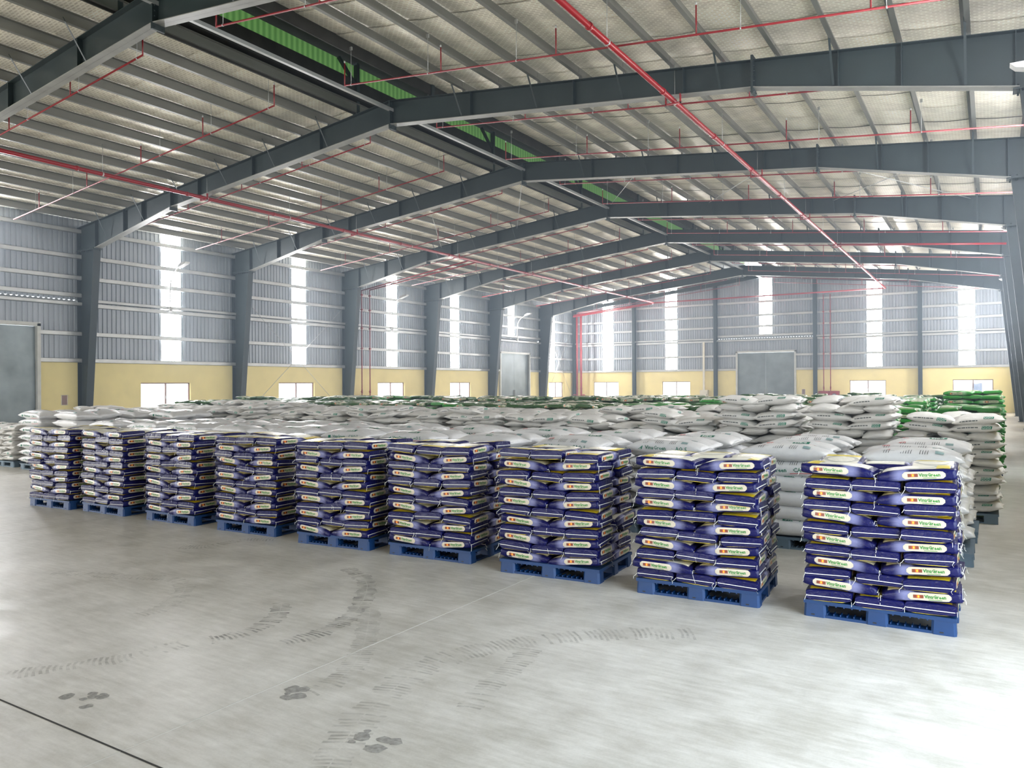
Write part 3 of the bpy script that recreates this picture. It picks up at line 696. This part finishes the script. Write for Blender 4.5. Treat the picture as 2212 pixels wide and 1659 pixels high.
# ================================================================== SACK GEOMETRY
class Sack:
    def __init__(s, L, W, T, n, endA, endB, droop=0, ear=0, wr=.003, nl=16, m=22, seed=0):
        s.__dict__.update(L=L, W=W, T=T, n=n, eA=endA, eB=endB, droop=droop, ear=ear, wr=wr, nl=nl, m=m)
        r = np.random.default_rng(seed); s.ph = r.uniform(0, 6.28, 12); s.fr = r.uniform(8, 26, 12)
        ph = np.linspace(-PI/2, PI/2, 181); y, z = s.sec(ph, W/2, T/2); d = np.hypot(np.diff(y), np.diff(z)); a = np.concatenate([[0], np.cumsum(d)]); s.arc = a-np.interp(0, ph, a); s.aph = ph
    def sec(s, ph, w, h):
        c, q = np.cos(ph), np.sin(ph); return w*np.sign(c)*np.abs(c)**(2/s.n), h*np.sign(q)*np.abs(q)**(2/s.n)
    def wh(s, t):
        e = s.eB if t > 0 else s.eA; a = abs(t); pw = 4.2 if s.n < 4 else 6
        h = s.T/2*(1-(1-e)*a**pw); w = s.W/2*(1-(.05 if s.n > 4 else -.0)*a**8 - (.05*(1-a**4) if s.ear else 0)); return w, h
    def zc(s, t): return -s.droop*max(t, 0)**2
    def pt(s, t, ph, off=0, wr=True):
        w, h = s.wh(t); y, z = s.sec(ph, w+off, h+off)
        x = s.L/2*t
        if s.ear: x *= 1+s.ear*(abs(y)/w)**4*abs(t)**6
        if wr:
            q = s.wr*(math.sin(s.fr[0]*x+s.ph[0]+2*ph)+.8*math.sin(s.fr[1]*x*1.7+s.ph[1]-3*ph)+.7*math.sin(s.fr[2]*2.3*x+s.ph[2]+5*ph))
            q *= (.3+abs(t)**2)
            z += q*math.sin(ph); y += q*math.cos(ph)*.8
        return (x, float(y), float(z)+s.zc(t)+s.T/2)
    def mesh(s, name, mt, mats=None):
        mb = MB(); ts = [-math.cos(PI*i/s.nl) for i in range(s.nl+1)]; ts = [.35*t+.65*(-1+2*i/s.nl) for i, t in enumerate(ts)]
        phs = [2*PI*(j+.5)/s.m for j in range(s.m)]; co = []
        pts = []
        for t in ts:
            for p in phs:
                pts.append(s.pt(t, p)); y, z = s.sec(p, 1, 1); co.append((t, float(y), float(z)))
        m = s.m; f = [(i*m+j, (i+1)*m+j, (i+1)*m+(j+1)%m, i*m+(j+1)%m)[::-1] for i in range(s.nl) for j in range(m)]
        mb.poly(pts, f, 0, True)
        mb.f += [tuple(range(m))[::-1][::-1][::-1], tuple(s.nl*m+j for j in range(m))]; mb.m += [0, 0]; mb.sm += [False, False]
        me = mb.mesh(name, mt)
        at = me.attributes.new('bag_co', 'FLOAT_VECTOR', 'POINT'); at.data.foreach_set('vector', np.array(co, 'f').ravel())
        return me
    # printed patch: (u along the sack, v up around the side) -> point on side +-1
    def wrap(s, side, xr, off=.002, v0=0):
        a, b = xr
        def f(u, v):
            x = a+u if side < 0 else b-u
            ph = float(np.interp(v+v0, s.arc, s.aph)); p = s.pt(max(-1, min(1, x/(s.L/2))), ph, off)
            return (x, side*abs(p[1]), p[2])
        return f
_txt = {}
def text2d(txt, size, off=.0):
    k = (txt, size, off)
    if k in _txt: return _txt[k]
    cu_ = bpy.data.curves.new('t', 'FONT'); cu_.body = txt; cu_.size = size; cu_.resolution_u = 1; cu_.offset = off
    o = bpy.data.objects.new('t', cu_); C.objects.link(o); bpy.context.view_layer.update()
    me = o.to_mesh(); v = [(p.co.x, p.co.y) for p in me.vertices]; f = [tuple(p.vertices) for p in me.polygons]; o.to_mesh_clear()
    bpy.data.objects.remove(o); bpy.data.curves.remove(cu_); _txt[k] = (v, f); return v, f
def orient(pts, f, side):
    p = [Vector(pts[i]) for i in f[:3]]; n = (p[1]-p[0]).cross(p[2]-p[0]); return f if n.y*side > 0 or (abs(n.y) < 1e-9 and n.z > 0) else f[::-1]
def put2d(mb, v, faces, wrapf, u0, v0, mi, side):
    pts = [wrapf(a+u0, b+v0) for a, b in v]; mb.poly(pts, [orient(pts, f, side) for f in faces], mi)
def rect2d(w, h, nx=1, ny=1, skew=0):
    v = [(w*i/nx+skew*h*j/ny, h*j/ny) for j in range(ny+1) for i in range(nx+1)]
    return v, [(j*(nx+1)+i, j*(nx+1)+i+1, (j+1)*(nx+1)+i+1, (j+1)*(nx+1)+i) for j in range(ny) for i in range(nx)]
def pill2d(w, h, nx=16, ny=4):
    v = []; R = h/2
    for j in range(ny+1):
        for i in range(nx+1):
            x = w*(.5-.5*math.cos(PI*i/nx)) if False else w*i/nx
            e = min(x, w-x); k = 1 if e >= R else math.sqrt(max(0, 1-((R-e)/R)**2)); k = max(k, .35)
            v.append((x, R+(j/ny-.5)*h*k))
    return v, [(j*(nx+1)+i, j*(nx+1)+i+1, (j+1)*(nx+1)+i+1, (j+1)*(nx+1)+i) for j in range(ny) for i in range(nx)]
def label_panel(sk, side):
    mb = MB(); xa, xb = -.74*sk.L/2, .34*sk.L/2; h = sk.T*.58; w = xb-xa; hk = sk.T/.1
    v, f = pill2d(w, h); put2d(mb, v, f, sk.wrap(side, (xa, xb), .0018), 0, -h/2, 0, side)
    wf = sk.wrap(side, (xa, xb), .0034); e = .030*hk*.85; u = w*.10 if side < 0 else w*.13
    for k, (a, mi) in enumerate(((0, 1), (e, 2), (2*e, 1))):
        v, f = rect2d(e, e*.95); put2d(mb, v, f, wf, u+a*.92, -e*.45, mi, side)
    v, f = rect2d(e*.4, e*.4); put2d(mb, v, f, sk.wrap(side, (xa, xb), .0044), u+e*1.25, -e*.15, 3, side)
    v, f = text2d('VinaGreen', .036*hk**.4, .0011); put2d(mb, v, f, wf, u+3.1*e, -.010, 4, side)
    v, f = rect2d(.10, .004, 4); put2d(mb, v, f, wf, u+3.1*e+.03, -.023*hk**.5, 4, side)
    return mb.mesh('label_panel', [PC, PBR, POR, PYE, PG])
def threads(sk, rs):
    mb = MB(); r = random.Random(rs)
    for t in (-1, 1):
        w, h = sk.wh(t); x = t*sk.L/2; z = sk.zc(t)+sk.T/2-.006
        mb.box((min(x, x+t*.005), -w*.95, z-.0028), (max(x, x+t*.005), w*.95, z+.0028))
        mb.box((min(x, x+t*.009), -w*.97, z-.020), (max(x, x+t*.009), w*.97, z-.012), 1)
        for sy in (-1, 1):
            p = Vector((x+t*.006, sy*w*.98, z)); pts = [p]; k = r.randint(3, 5)
            for i in range(k): p = p+Vector((t*r.uniform(-.004,.012), r.uniform(-.018,.018), -r.uniform(.008,.028) if i else r.uniform(-.01,.014))); pts.append(p)
            mb.tube([tuple(q) for q in pts], .0019, 4)
    return mb.mesh('stitch_thread', [THREAD, NAVYS])
NAVYS = mat('navy_film_fold', (.006,.008,.08), .3)
class Kind: pass
def merge(name, items, mats, parent=None):
    """items: list of (mesh, 4x4 numpy). one joined object"""
    cache = {}
    V = []; F = []; LC = []; MI = []; A = []; base = 0; allm = list(mats)
    for me, Mx in items:
        if me.name not in cache:
            n = len(me.vertices); v = np.empty(n*3, 'f'); me.vertices.foreach_get('co', v)
            ln = np.empty(len(me.polygons), 'i'); me.polygons.foreach_get('loop_total', ln); vi = np.empty(len(me.loops), 'i'); me.loops.foreach_get('vertex_index', vi)
            mi = np.empty(len(me.polygons), 'i'); me.polygons.foreach_get('material_index', mi); mi = np.array([allm.index(me.materials[k]) for k in range(len(me.materials))])[mi]
            a = np.zeros(n*3, 'f')
            if 'bag_co' in me.attributes: me.attributes['bag_co'].data.foreach_get('vector', a)
            sm = np.empty(len(me.polygons), 'b'); me.polygons.foreach_get('use_smooth', sm)
            cache[me.name] = (v.reshape(-1,3), ln, vi, mi, a, sm)
        v, ln, vi, mi, a, sm = cache[me.name]
        V.append(v@Mx[:3,:3].T+Mx[:3,3]); F.append(ln); LC.append(vi+base); MI.append(mi); A.append(a); cache.setdefault('sm', []).append(sm); base += len(v)
    V = np.concatenate(V).astype('f'); ln = np.concatenate(F); vi = np.concatenate(LC); mi = np.concatenate(MI); sm = np.concatenate(cache['sm'])
    me = bpy.data.meshes.new(name); me.vertices.add(len(V)); me.vertices.foreach_set('co', V.ravel()); me.loops.add(len(vi)); me.loops.foreach_set('vertex_index', vi.astype('i'))
    me.polygons.add(len(ln)); st = np.concatenate([[0], np.cumsum(ln)[:-1]]).astype('i'); me.polygons.foreach_set('loop_start', st)
    for m in allm: me.materials.append(m)
    me.polygons.foreach_set('material_index', mi.astype('i')); me.polygons.foreach_set('use_smooth', sm)
    at = me.attributes.new('bag_co', 'FLOAT_VECTOR', 'POINT'); at.data.foreach_set('vector', np.concatenate(A))
    me.update(calc_edges=True); me.validate()
    return link(name, me, parent)
def make_kind(variants, name, prints=True, thread=True, mat_=None, low=None, printer=None):
    K = Kind(); K.v = []
    for i, sk in enumerate(variants):
        me = sk.mesh(name, mat_); ch = []
        if printer: ch += printer(sk, i)
        if thread: ch.append(('stitch_thread', threads(sk, i)))
        K.v.append((me, ch))
    K.low = low.mesh(name+'_low', mat_) if low else None; K.name = name; return K
def place_sack(K, vi, x, y, z, rz, rx, ry, label, group, cat='sack'):
    me, ch = K.v[vi]; o = link(K.name, me); o.location = (x, y, z); o.rotation_euler = (rx, ry, rz)
    tag(o, label, cat, group)
    for n, cm in ch:
        q = link(n, cm, o)
        if n in ('stitch_thread', 'printed_marks'): q['kind'] = 'stuff'
    return o
def mtx(x, y, z, rz, rx=0, ry=0): return np.array(Matrix.Translation((x, y, z)) @ Matrix.Rotation(rz, 4, 'Z') @ Matrix.Rotation(ry, 4, 'Y') @ Matrix.Rotation(rx, 4, 'X'))
camp = np.array((0, 0, 2.1))
def five(cx, cy, rz, z, typ, jit, Ls, Ws):
    """five sack layer; returns (pos name, x, y, z, rot, front?, right?)"""
    out = []; hw, hd = 3*Ws/2, (Ls+Ws)/2
    if typ == 'L':   # two lengthwise at the front, three end-on behind
        out += [('front left', -Ls/2-.005, -hd+Ws/2, 0, 1, 0), ('front right', Ls/2+.005, -hd+Ws/2, PI, 1, 1)]
        for i, n in enumerate(('rear left', 'rear middle', 'rear right')): out.append((n, (i-1)*Ws, -hd+Ws+Ls/2, -PI/2, 0, int(i == 2)))
    else:
        for i, n in enumerate(('front left', 'front middle', 'front right')): out.append((n, (i-1)*Ws, -hd+Ls/2, PI/2, 1, int(i == 2)))
        out += [('rear left', -Ls/2-.005, -hd+Ls+Ws/2, 0, 0, 0), ('rear right', Ls/2+.005, -hd+Ls+Ws/2, PI, 0, 1)]
    res = []; c, s = math.cos(rz), math.sin(rz)
    for n, x, y, r, fr_, rt_ in out:
        x += random.gauss(0, jit); y += random.gauss(0, jit); res.append((n, cx+x*c-y*s, cy+x*s+y*c, z+random.uniform(-.003,.003), rz+r+random.gauss(0, jit*2.2), fr_, rt_))
    return res
def emit_kind(K, cand, limit, labelf, group, stuffname, stufflabel, lowmats, cat='sack', full_low=False):
    """cand: dict(pos, xyz, rz, rx, ry, vi, vis, info). nearest visible ones become things, the rest one stuff object"""
    vis = sorted([c for c in cand if c['vis']], key=lambda c: (c['x']**2+c['y']**2))
    one = vis[:limit]; ids = {id(c) for c in one}; rest = [c for c in cand if id(c) not in ids]
    for c in one: place_sack(K, c['vi'], c['x'], c['y'], c['z'], c['rz'], c['rx'], c['ry'], labelf(c), group, cat)
    if rest:
        items = []
        for c in rest:
            M_ = mtx(c['x'], c['y'], c['z'], c['rz'], c['rx'], c['ry'])
            if c['vis'] and full_low:
                me, ch = K.v[c['vi']]; items.append((me, M_)); items += [(cm, M_) for _, cm in ch]
            else: items.append((K.low, M_))
        o = merge(stuffname, items, lowmats); tag(o, stufflabel, cat, kind='stuff')
    return len(one), len(rest)

# ---------------- navy sacks on blue pallets
BL, BW, BT = .60, .40, .106
bs = [Sack(BL, BW, BT, 5, .84, e, d, wr=.0022, seed=i) for i, (e, d) in enumerate(((.50,.018),(.42,.028),(.58,.010),(.46,.024)))]
pr = lambda sk, i: [('label_panel', label_panel(sk, -1)), ('label_panel', label_panel(sk, 1))]
KB = make_kind(bs, 'fertiliser_sack', mat_=NAVYM, printer=pr, low=Sack(BL, BW, BT, 5, .84, .5, .01, nl=6, m=10))
PX_ = [(-1.449,7.295,0,'E'),(-3.04,7.23,3.5,'E'),(-4.69,7.255,3.2,'L'),(-6.37,7.31,3,'L'),(-7.89,7.22,4,'L'),(-9.63,7.27,2.3,'L'),(-11.34,7.26,.8,'L'),(-13.09,7.23,0,'E'),(-14.53,7.09,2.5,'E')]
cand = []
for i, (x0, y0, a, first) in enumerate(PX_):
    a = math.radians(a); c_, s_ = math.cos(a), math.sin(a); cx = x0+.6*c_-.5*s_; cy = y0+.6*s_+.5*c_
    pallet(cx, cy, a, PPB, 'blue plastic pallet under the %s navy stack from the right' % ordn[i], 'blue pallets of the front row')
    for k in range(12):
        typ = first if k % 2 == 0 else ('L' if first == 'E' else 'E')
        for (n, x, y, z, rz, fr_, rt_) in five(cx+random.gauss(0,.006), cy+random.gauss(0,.006), a+random.gauss(0,.014), PH+.0+k*.1005, typ, .011, BL, BW):
            dr = .0
            cand.append(dict(pos=n, x=x, y=y, z=z+(.012*random.random() if k == 11 else 0), rz=rz, rx=random.gauss(0,.026), ry=(random.uniform(.01,.06 if i in (7, 8, 0, 1) else .10) if typ == 'L' and fr_ else random.gauss(0,.030))+(random.gauss(0,.035) if k == 11 else 0) , vi=random.randrange(4), vis=bool(fr_ or rt_ or k == 11), st=i, k=k))
print('navy', emit_kind(KB, cand, 300, lambda c: 'navy sack, %s of %s layer up, %s navy stack from the right' % (c['pos'], ordn[c['k']], ordn[c['st']]), 'navy sacks on the blue pallets',
      'fertiliser_sacks', 'navy sacks filling the stacks behind and at the far left', [NAVYM, PC, PBR, POR, PYE, PG, THREAD, NAVYS], full_low=True))

# ---------------- large white 50 kg sacks
def w50_print(sk, i):
    mb = MB()
    for side in (-1, 1):
        wf = sk.wrap(side, (-.40*sk.L, .40*sk.L), .003)
        if i % 2 == 0:
            v, f = rect2d(.055, .055, 1, 1, .2); put2d(mb, v, f, wf, .06, -.03, 0, side)
            v, f = text2d('VinaGreen', .070, .0012); put2d(mb, v, f, wf, .16, -.02, 0, side)
            v, f = text2d('CAO 5', .075, .001); put2d(mb, v, f, wf, .54, -.02, 0, side)
            v, f = rect2d(.30, .007, 6); put2d(mb, v, f, wf, .50, -.045, 1, side)
        if i % 2 == 1 or True:
            v0 = .13
            v, f = text2d('ISO', .06, .002); put2d(mb, v, f, wf, .10, v0+.02, 1, side)
            v, f = rect2d(.19, .004, 6); put2d(mb, v, f, wf, .10, v0, 3, side)
            if i < 2:
                v, f = rect2d(.215, .075, 6, 2, .1); put2d(mb, v, f, wf, .44, v0-.01, 0, side)
                v, f = text2d('50KG', .066, .002); put2d(mb, v, f, sk.wrap(side, (-.40*sk.L, .40*sk.L), .0045), .465, v0+.0, 2, side)
            else:
                for g, nn in ((.12, 3), (.30, 5), (.50, 4)):
                    for q in range(nn):
                        v, f = rect2d(.006, .10, 1, 4, .1); put2d(mb, v, f, wf, g+q*.026, v0-.06, 3, side)
                v, f = rect2d(.09, .07, 3, 3); put2d(mb, v, f, wf, .66, v0-.04, 4, side)
    return [('printed_marks', mb.mesh('printed_marks', [PDG, PRD, PWH, PBK, PGR]))]
PGR = mat('print_grey_green', (.20,.30,.30), .4)
WL, WW, WT = 1.05, .61, .232
ws = [Sack(WL, WW, WT, 2.7, .16, .16, 0, ear=.03, wr=.007, nl=18, m=24, seed=20+i) for i in range(4)]
KW = make_kind(ws, 'large_sack', mat_=WHM, thread=False, printer=w50_print, low=Sack(WL, WW, WT, 2.5, .1, .1, 0, ear=.05, wr=.005, nl=6, m=10, seed=3))
cand = []
def grey_pallet(cx, cy, lab, detail): 
    if detail: return pallet(cx, cy, random.gauss(0,.02), PPG, lab, 'grey pallets under the white rows')
    o = link('pallet', SPG); o.location = (cx, cy, 0); return tag(o, lab, 'pallet', 'grey pallets in the inner rows')
for row, (yy, lay) in enumerate(((10.62, 6), (12.13, 7))):
    for i in range(14):
        cx = -.75-1.52*i+random.gauss(0,.03); cy = yy+random.gauss(0,.04); nl = 6+(1 if i > 11-row else 0)
        grey_pallet(cx, cy, 'grey pallet under the %s stack from the right, %s white row' % (ordn[i], ('nearest', 'second')[row]), row == 0)
        z = PH
        for k in range(nl):
            for n, dy in (('front', -.27), ('rear', .27)):
                cand.append(dict(pos=n, x=cx+random.gauss(0,.025), y=cy+dy+random.gauss(0,.012), z=z+random.uniform(0,.004), rz=random.gauss(0,.03)+(PI if random.random() < .5 else 0), rx=random.gauss(0,.02)+(.05 if n == 'rear' else -.05)*(k > nl-3), ry=random.gauss(0,.025 if k > nl-3 else .01), vi=random.randrange(4), vis=(n == 'front' and row == 0) or k >= nl-2 or (i == 0), row=row, st=i, k=k))
            z += .186
rown = ['nearest', 'second']
print('w50', emit_kind(KW, cand, 300, lambda c: 'white 50kg sack, %s of %s layer up, %s stack from right, %s row' % (c['pos'], ordn[c['k']], ordn[c['st']], rown[c['row']]), 'large white sacks', 'large_sacks', 'large white sacks hidden inside the two nearest white rows', [WHM, PDG, PRD, PWH, PBK, PGR]))

# ---------------- smaller white sacks behind
def w25_print(sk, i):
    mb = MB()
    for side in (-1, 1):
        wf = sk.wrap(side, (-.42*sk.L, .42*sk.L), .003)
        u = .03; r = random.Random(i)
        while u < .27:
            w_ = r.uniform(.02, .05); v, f = rect2d(w_, .016, 1); put2d(mb, v, f, wf, u, .0, 1, side); u += w_+.008
        a = .31 if side < 0 else .02
        v, f = rect2d(.13, .05, 4, 2, .25); put2d(mb, v, f, wf, .34, -.02+(.05 if i % 2 else 0), 0, side)
        for q in range(3):
            for (x, y, w_, h_) in ((0,0,.026,.004),(0,.026,.026,.004),(0,0,.004,.03),(.022,0,.004,.03)):
                v, f = rect2d(w_, h_); put2d(mb, v, f, sk.wrap(side, (-.42*sk.L, .42*sk.L), .0045), .356+q*.037+x, -.010+y+(.05 if i % 2 else 0), 2, side)
    return [('printed_marks', mb.mesh('printed_marks', [PDG, PBK, PWH]))]
SL, SW, ST = .65, .45, .158
ss = [Sack(SL, SW, ST, 2.3, .10, .10, .02, ear=.07, wr=.006, nl=14, m=20, seed=40+i) for i in range(4)]
KS = make_kind(ss, 'woven_sack', mat_=WPM, thread=False, printer=w25_print, low=Sack(SL, SW, ST, 2.3, .1, .1, .02, ear=.07, wr=.005, nl=6, m=10, seed=5))
cand = []
def small_stack(cx, cy, nl, row, st, K=None, pitch=.131, T=None, allvis=False, topn=5, lim=None):
    out = []
    for k in range(nl):
        typ = 'L' if k % 3 != 2 else 'E'
        for (n, x, y, z, rz, fr_, rt_) in five(cx+random.gauss(0,.012), cy+random.gauss(0,.012), random.gauss(0,.02), PH+k*pitch, typ, .014, SL-.03, SW-.02):
            if k == nl-1 and random.random() < .25: continue
            if n in ('front left', 'front right') and typ == 'L': ry = random.uniform(.02, .09)
            else: ry = random.gauss(0, .06)
            out.append(dict(pos=n, x=x, y=y, z=z+random.uniform(0,.006), rz=rz+random.gauss(0,.07), rx=random.gauss(0,.06), ry=ry, vi=random.randrange(4), vis=(fr_ and k >= nl-topn) or k == nl-1 or (allvis and (fr_ or rt_)), row=row, st=st, k=k))
    return out
WR = [13.85, 15.30, 16.75]
for row, cy in enumerate(WR):
    for i in range(17):
        if i < 2 and row > 0: continue
        cx = -.50-1.47*i+random.gauss(0,.03); nl = (11, 13, 13, 11)[i] if i < 4 and row == 0 else (10+(random.random() < .2)-(1 if i > 14 else 0))
        grey_pallet(cx, cy, 'grey pallet under the %s stack from the right, %s' % (ordn[i], ('third white row', 'fourth white row', 'fifth white row')[row]), False); cand += small_stack(cx, cy, nl, row, i, topn=5 if row == 0 else 1, allvis=(row == 0 and i < 1))
for j, (cx, nl) in enumerate(((-22.3, 7), (-23.75, 7), (-25.2, 6))):
    pallet(cx, 10.7, 0, PPG, 'grey pallet under the low white stack at the left edge, %s from its inner end' % ordn[j], 'grey pallets under the white rows')
    cand += small_stack(cx, 10.7, nl, 3, j, allvis=True)
rn3 = ['third white row', 'fourth white row', 'fifth white row']
def lab25(c):
    if c['row'] == 3: return 'white sack, %s of %s layer up, %s low stack at the left edge' % (c['pos'], ordn[c['k']], ordn[c['st']])
    return 'white sack, %s of %s layer, %s stack from right, %s' % (c['pos'], ordn[c['k']], ordn[c['st']], rn3[c['row']])
print('w25', emit_kind(KS, cand, 300, lab25, 'small white woven sacks', 'woven_sacks', 'small white woven sacks filling the rows behind', [WPM, PDG, PBK, PWH], full_low=True))

# ---------------- green sacks
gs = [Sack(.62, .42, .118, 3.6, .55, .35, .02, ear=.03, wr=.005, nl=12, m=18, seed=60+i) for i in range(4)]
KG = make_kind(gs, 'seed_green_sack', mat_=GRNM, thread=False, printer=pr, low=Sack(.62, .42, .118, 3.6, .5, .35, .02, wr=.004, nl=6, m=10, seed=8)); KG.name = 'green_sack'
KO = make_kind(gs, 'olive_sack', mat_=OLIM, thread=False, printer=pr, low=Sack(.62, .42, .118, 3.6, .5, .35, .02, wr=.004, nl=6, m=10, seed=8))
cg, co_ = [], []
GR = [18.25, 19.65, 21.05, 22.45, 23.85, 25.25, 26.65, 29.3, 30.8]
r9 = ('green stack in the gap between white stacks', 'green stack behind the rightmost white stack', 'second green stack behind the white rows', 'lone tall stack before a far window')
def gstack(cx, cy, nl, row, st, dst, pitch=.108, allvis=False):
    o = link('pallet', SPB); o.location = (cx, cy, 0); tag(o, 'blue pallet under the %s' % (r9[st] if row == 9 else '%s stack from the right, %s green row' % (ordn[st], ordn[row])), 'pallet', 'blue pallets in the rear rows')
    for k in range(nl):
        typ = 'L' if k % 2 else 'E'
        for (n, x, y, z, rz, fr_, rt_) in five(cx, cy, random.gauss(0,.015), PH+k*pitch, typ, .012, .60, .40):
            if k == nl-1 and random.random() < .22: continue
            dst.append(dict(pos=n, x=x, y=y, z=z, rz=rz+random.gauss(0,.06), rx=random.gauss(0,.06 if k == nl-1 else .03), ry=random.gauss(.02,.07 if k == nl-1 else .03), vi=random.randrange(4), vis=(k == nl-1) or (allvis and (fr_ or rt_)), row=row, st=st, k=k))
for row, cy in enumerate(GR):
    for i in range(18):
        if row >= 7 and i > 5: continue
        if row == 6 and i == 0: continue
        cx = -.45-1.46*i+random.gauss(0,.03); nl = 13 if row < 2 else random.choice((13, 14))
        bright = (i < 2 and row < 4) or random.random() < .12
        if (row, i) == (3, 0): nl = 16
        if (row, i) == (0, 0): continue
        if cx < -15 and row > 4: continue
        gstack(cx+(.06 if i == 0 else 0), cy, nl, row, i, cg if bright else co_, allvis=(i <= 1 and row <= 3))
gstack(-2.05, 15.6, 13, 9, 0, cg, allvis=True); gstack(-.55, 15.6, 10, 9, 1, cg, allvis=True); gstack(-.5, 17.2, 10, 9, 2, cg)
gstack(-4.6, 36.0, 14, 9, 3, co_, allvis=True)
def labg(kind):
    def f(c):
        if c['row'] == 9: return '%s sack, %s of %s layer up, %s' % (kind, c['pos'], ordn[c['k']], ('stack in the gap', 'behind rightmost white stack', 'second behind rightmost white stack', 'lone tall stack')[c['st']])
        return '%s sack, %s of %s layer, %s stack from right, %s green row' % (kind, c['pos'], ordn[c['k']], ordn[c['st']], ordn[c['row']])
    return f
gm = [PC, PBR, POR, PYE, PG]
print('green', emit_kind(KG, cg, 130, labg('bright green'), 'bright green sacks in the rear rows', 'green_sacks', 'bright green sacks filling the rear stacks', [GRNM]+gm, full_low=True))
print('olive', emit_kind(KO, co_, 170, labg('olive green'), 'olive green sacks in the rear rows', 'olive_sacks', 'olive green and cream sacks filling the rear rows', [OLIM]+gm, full_low=False))
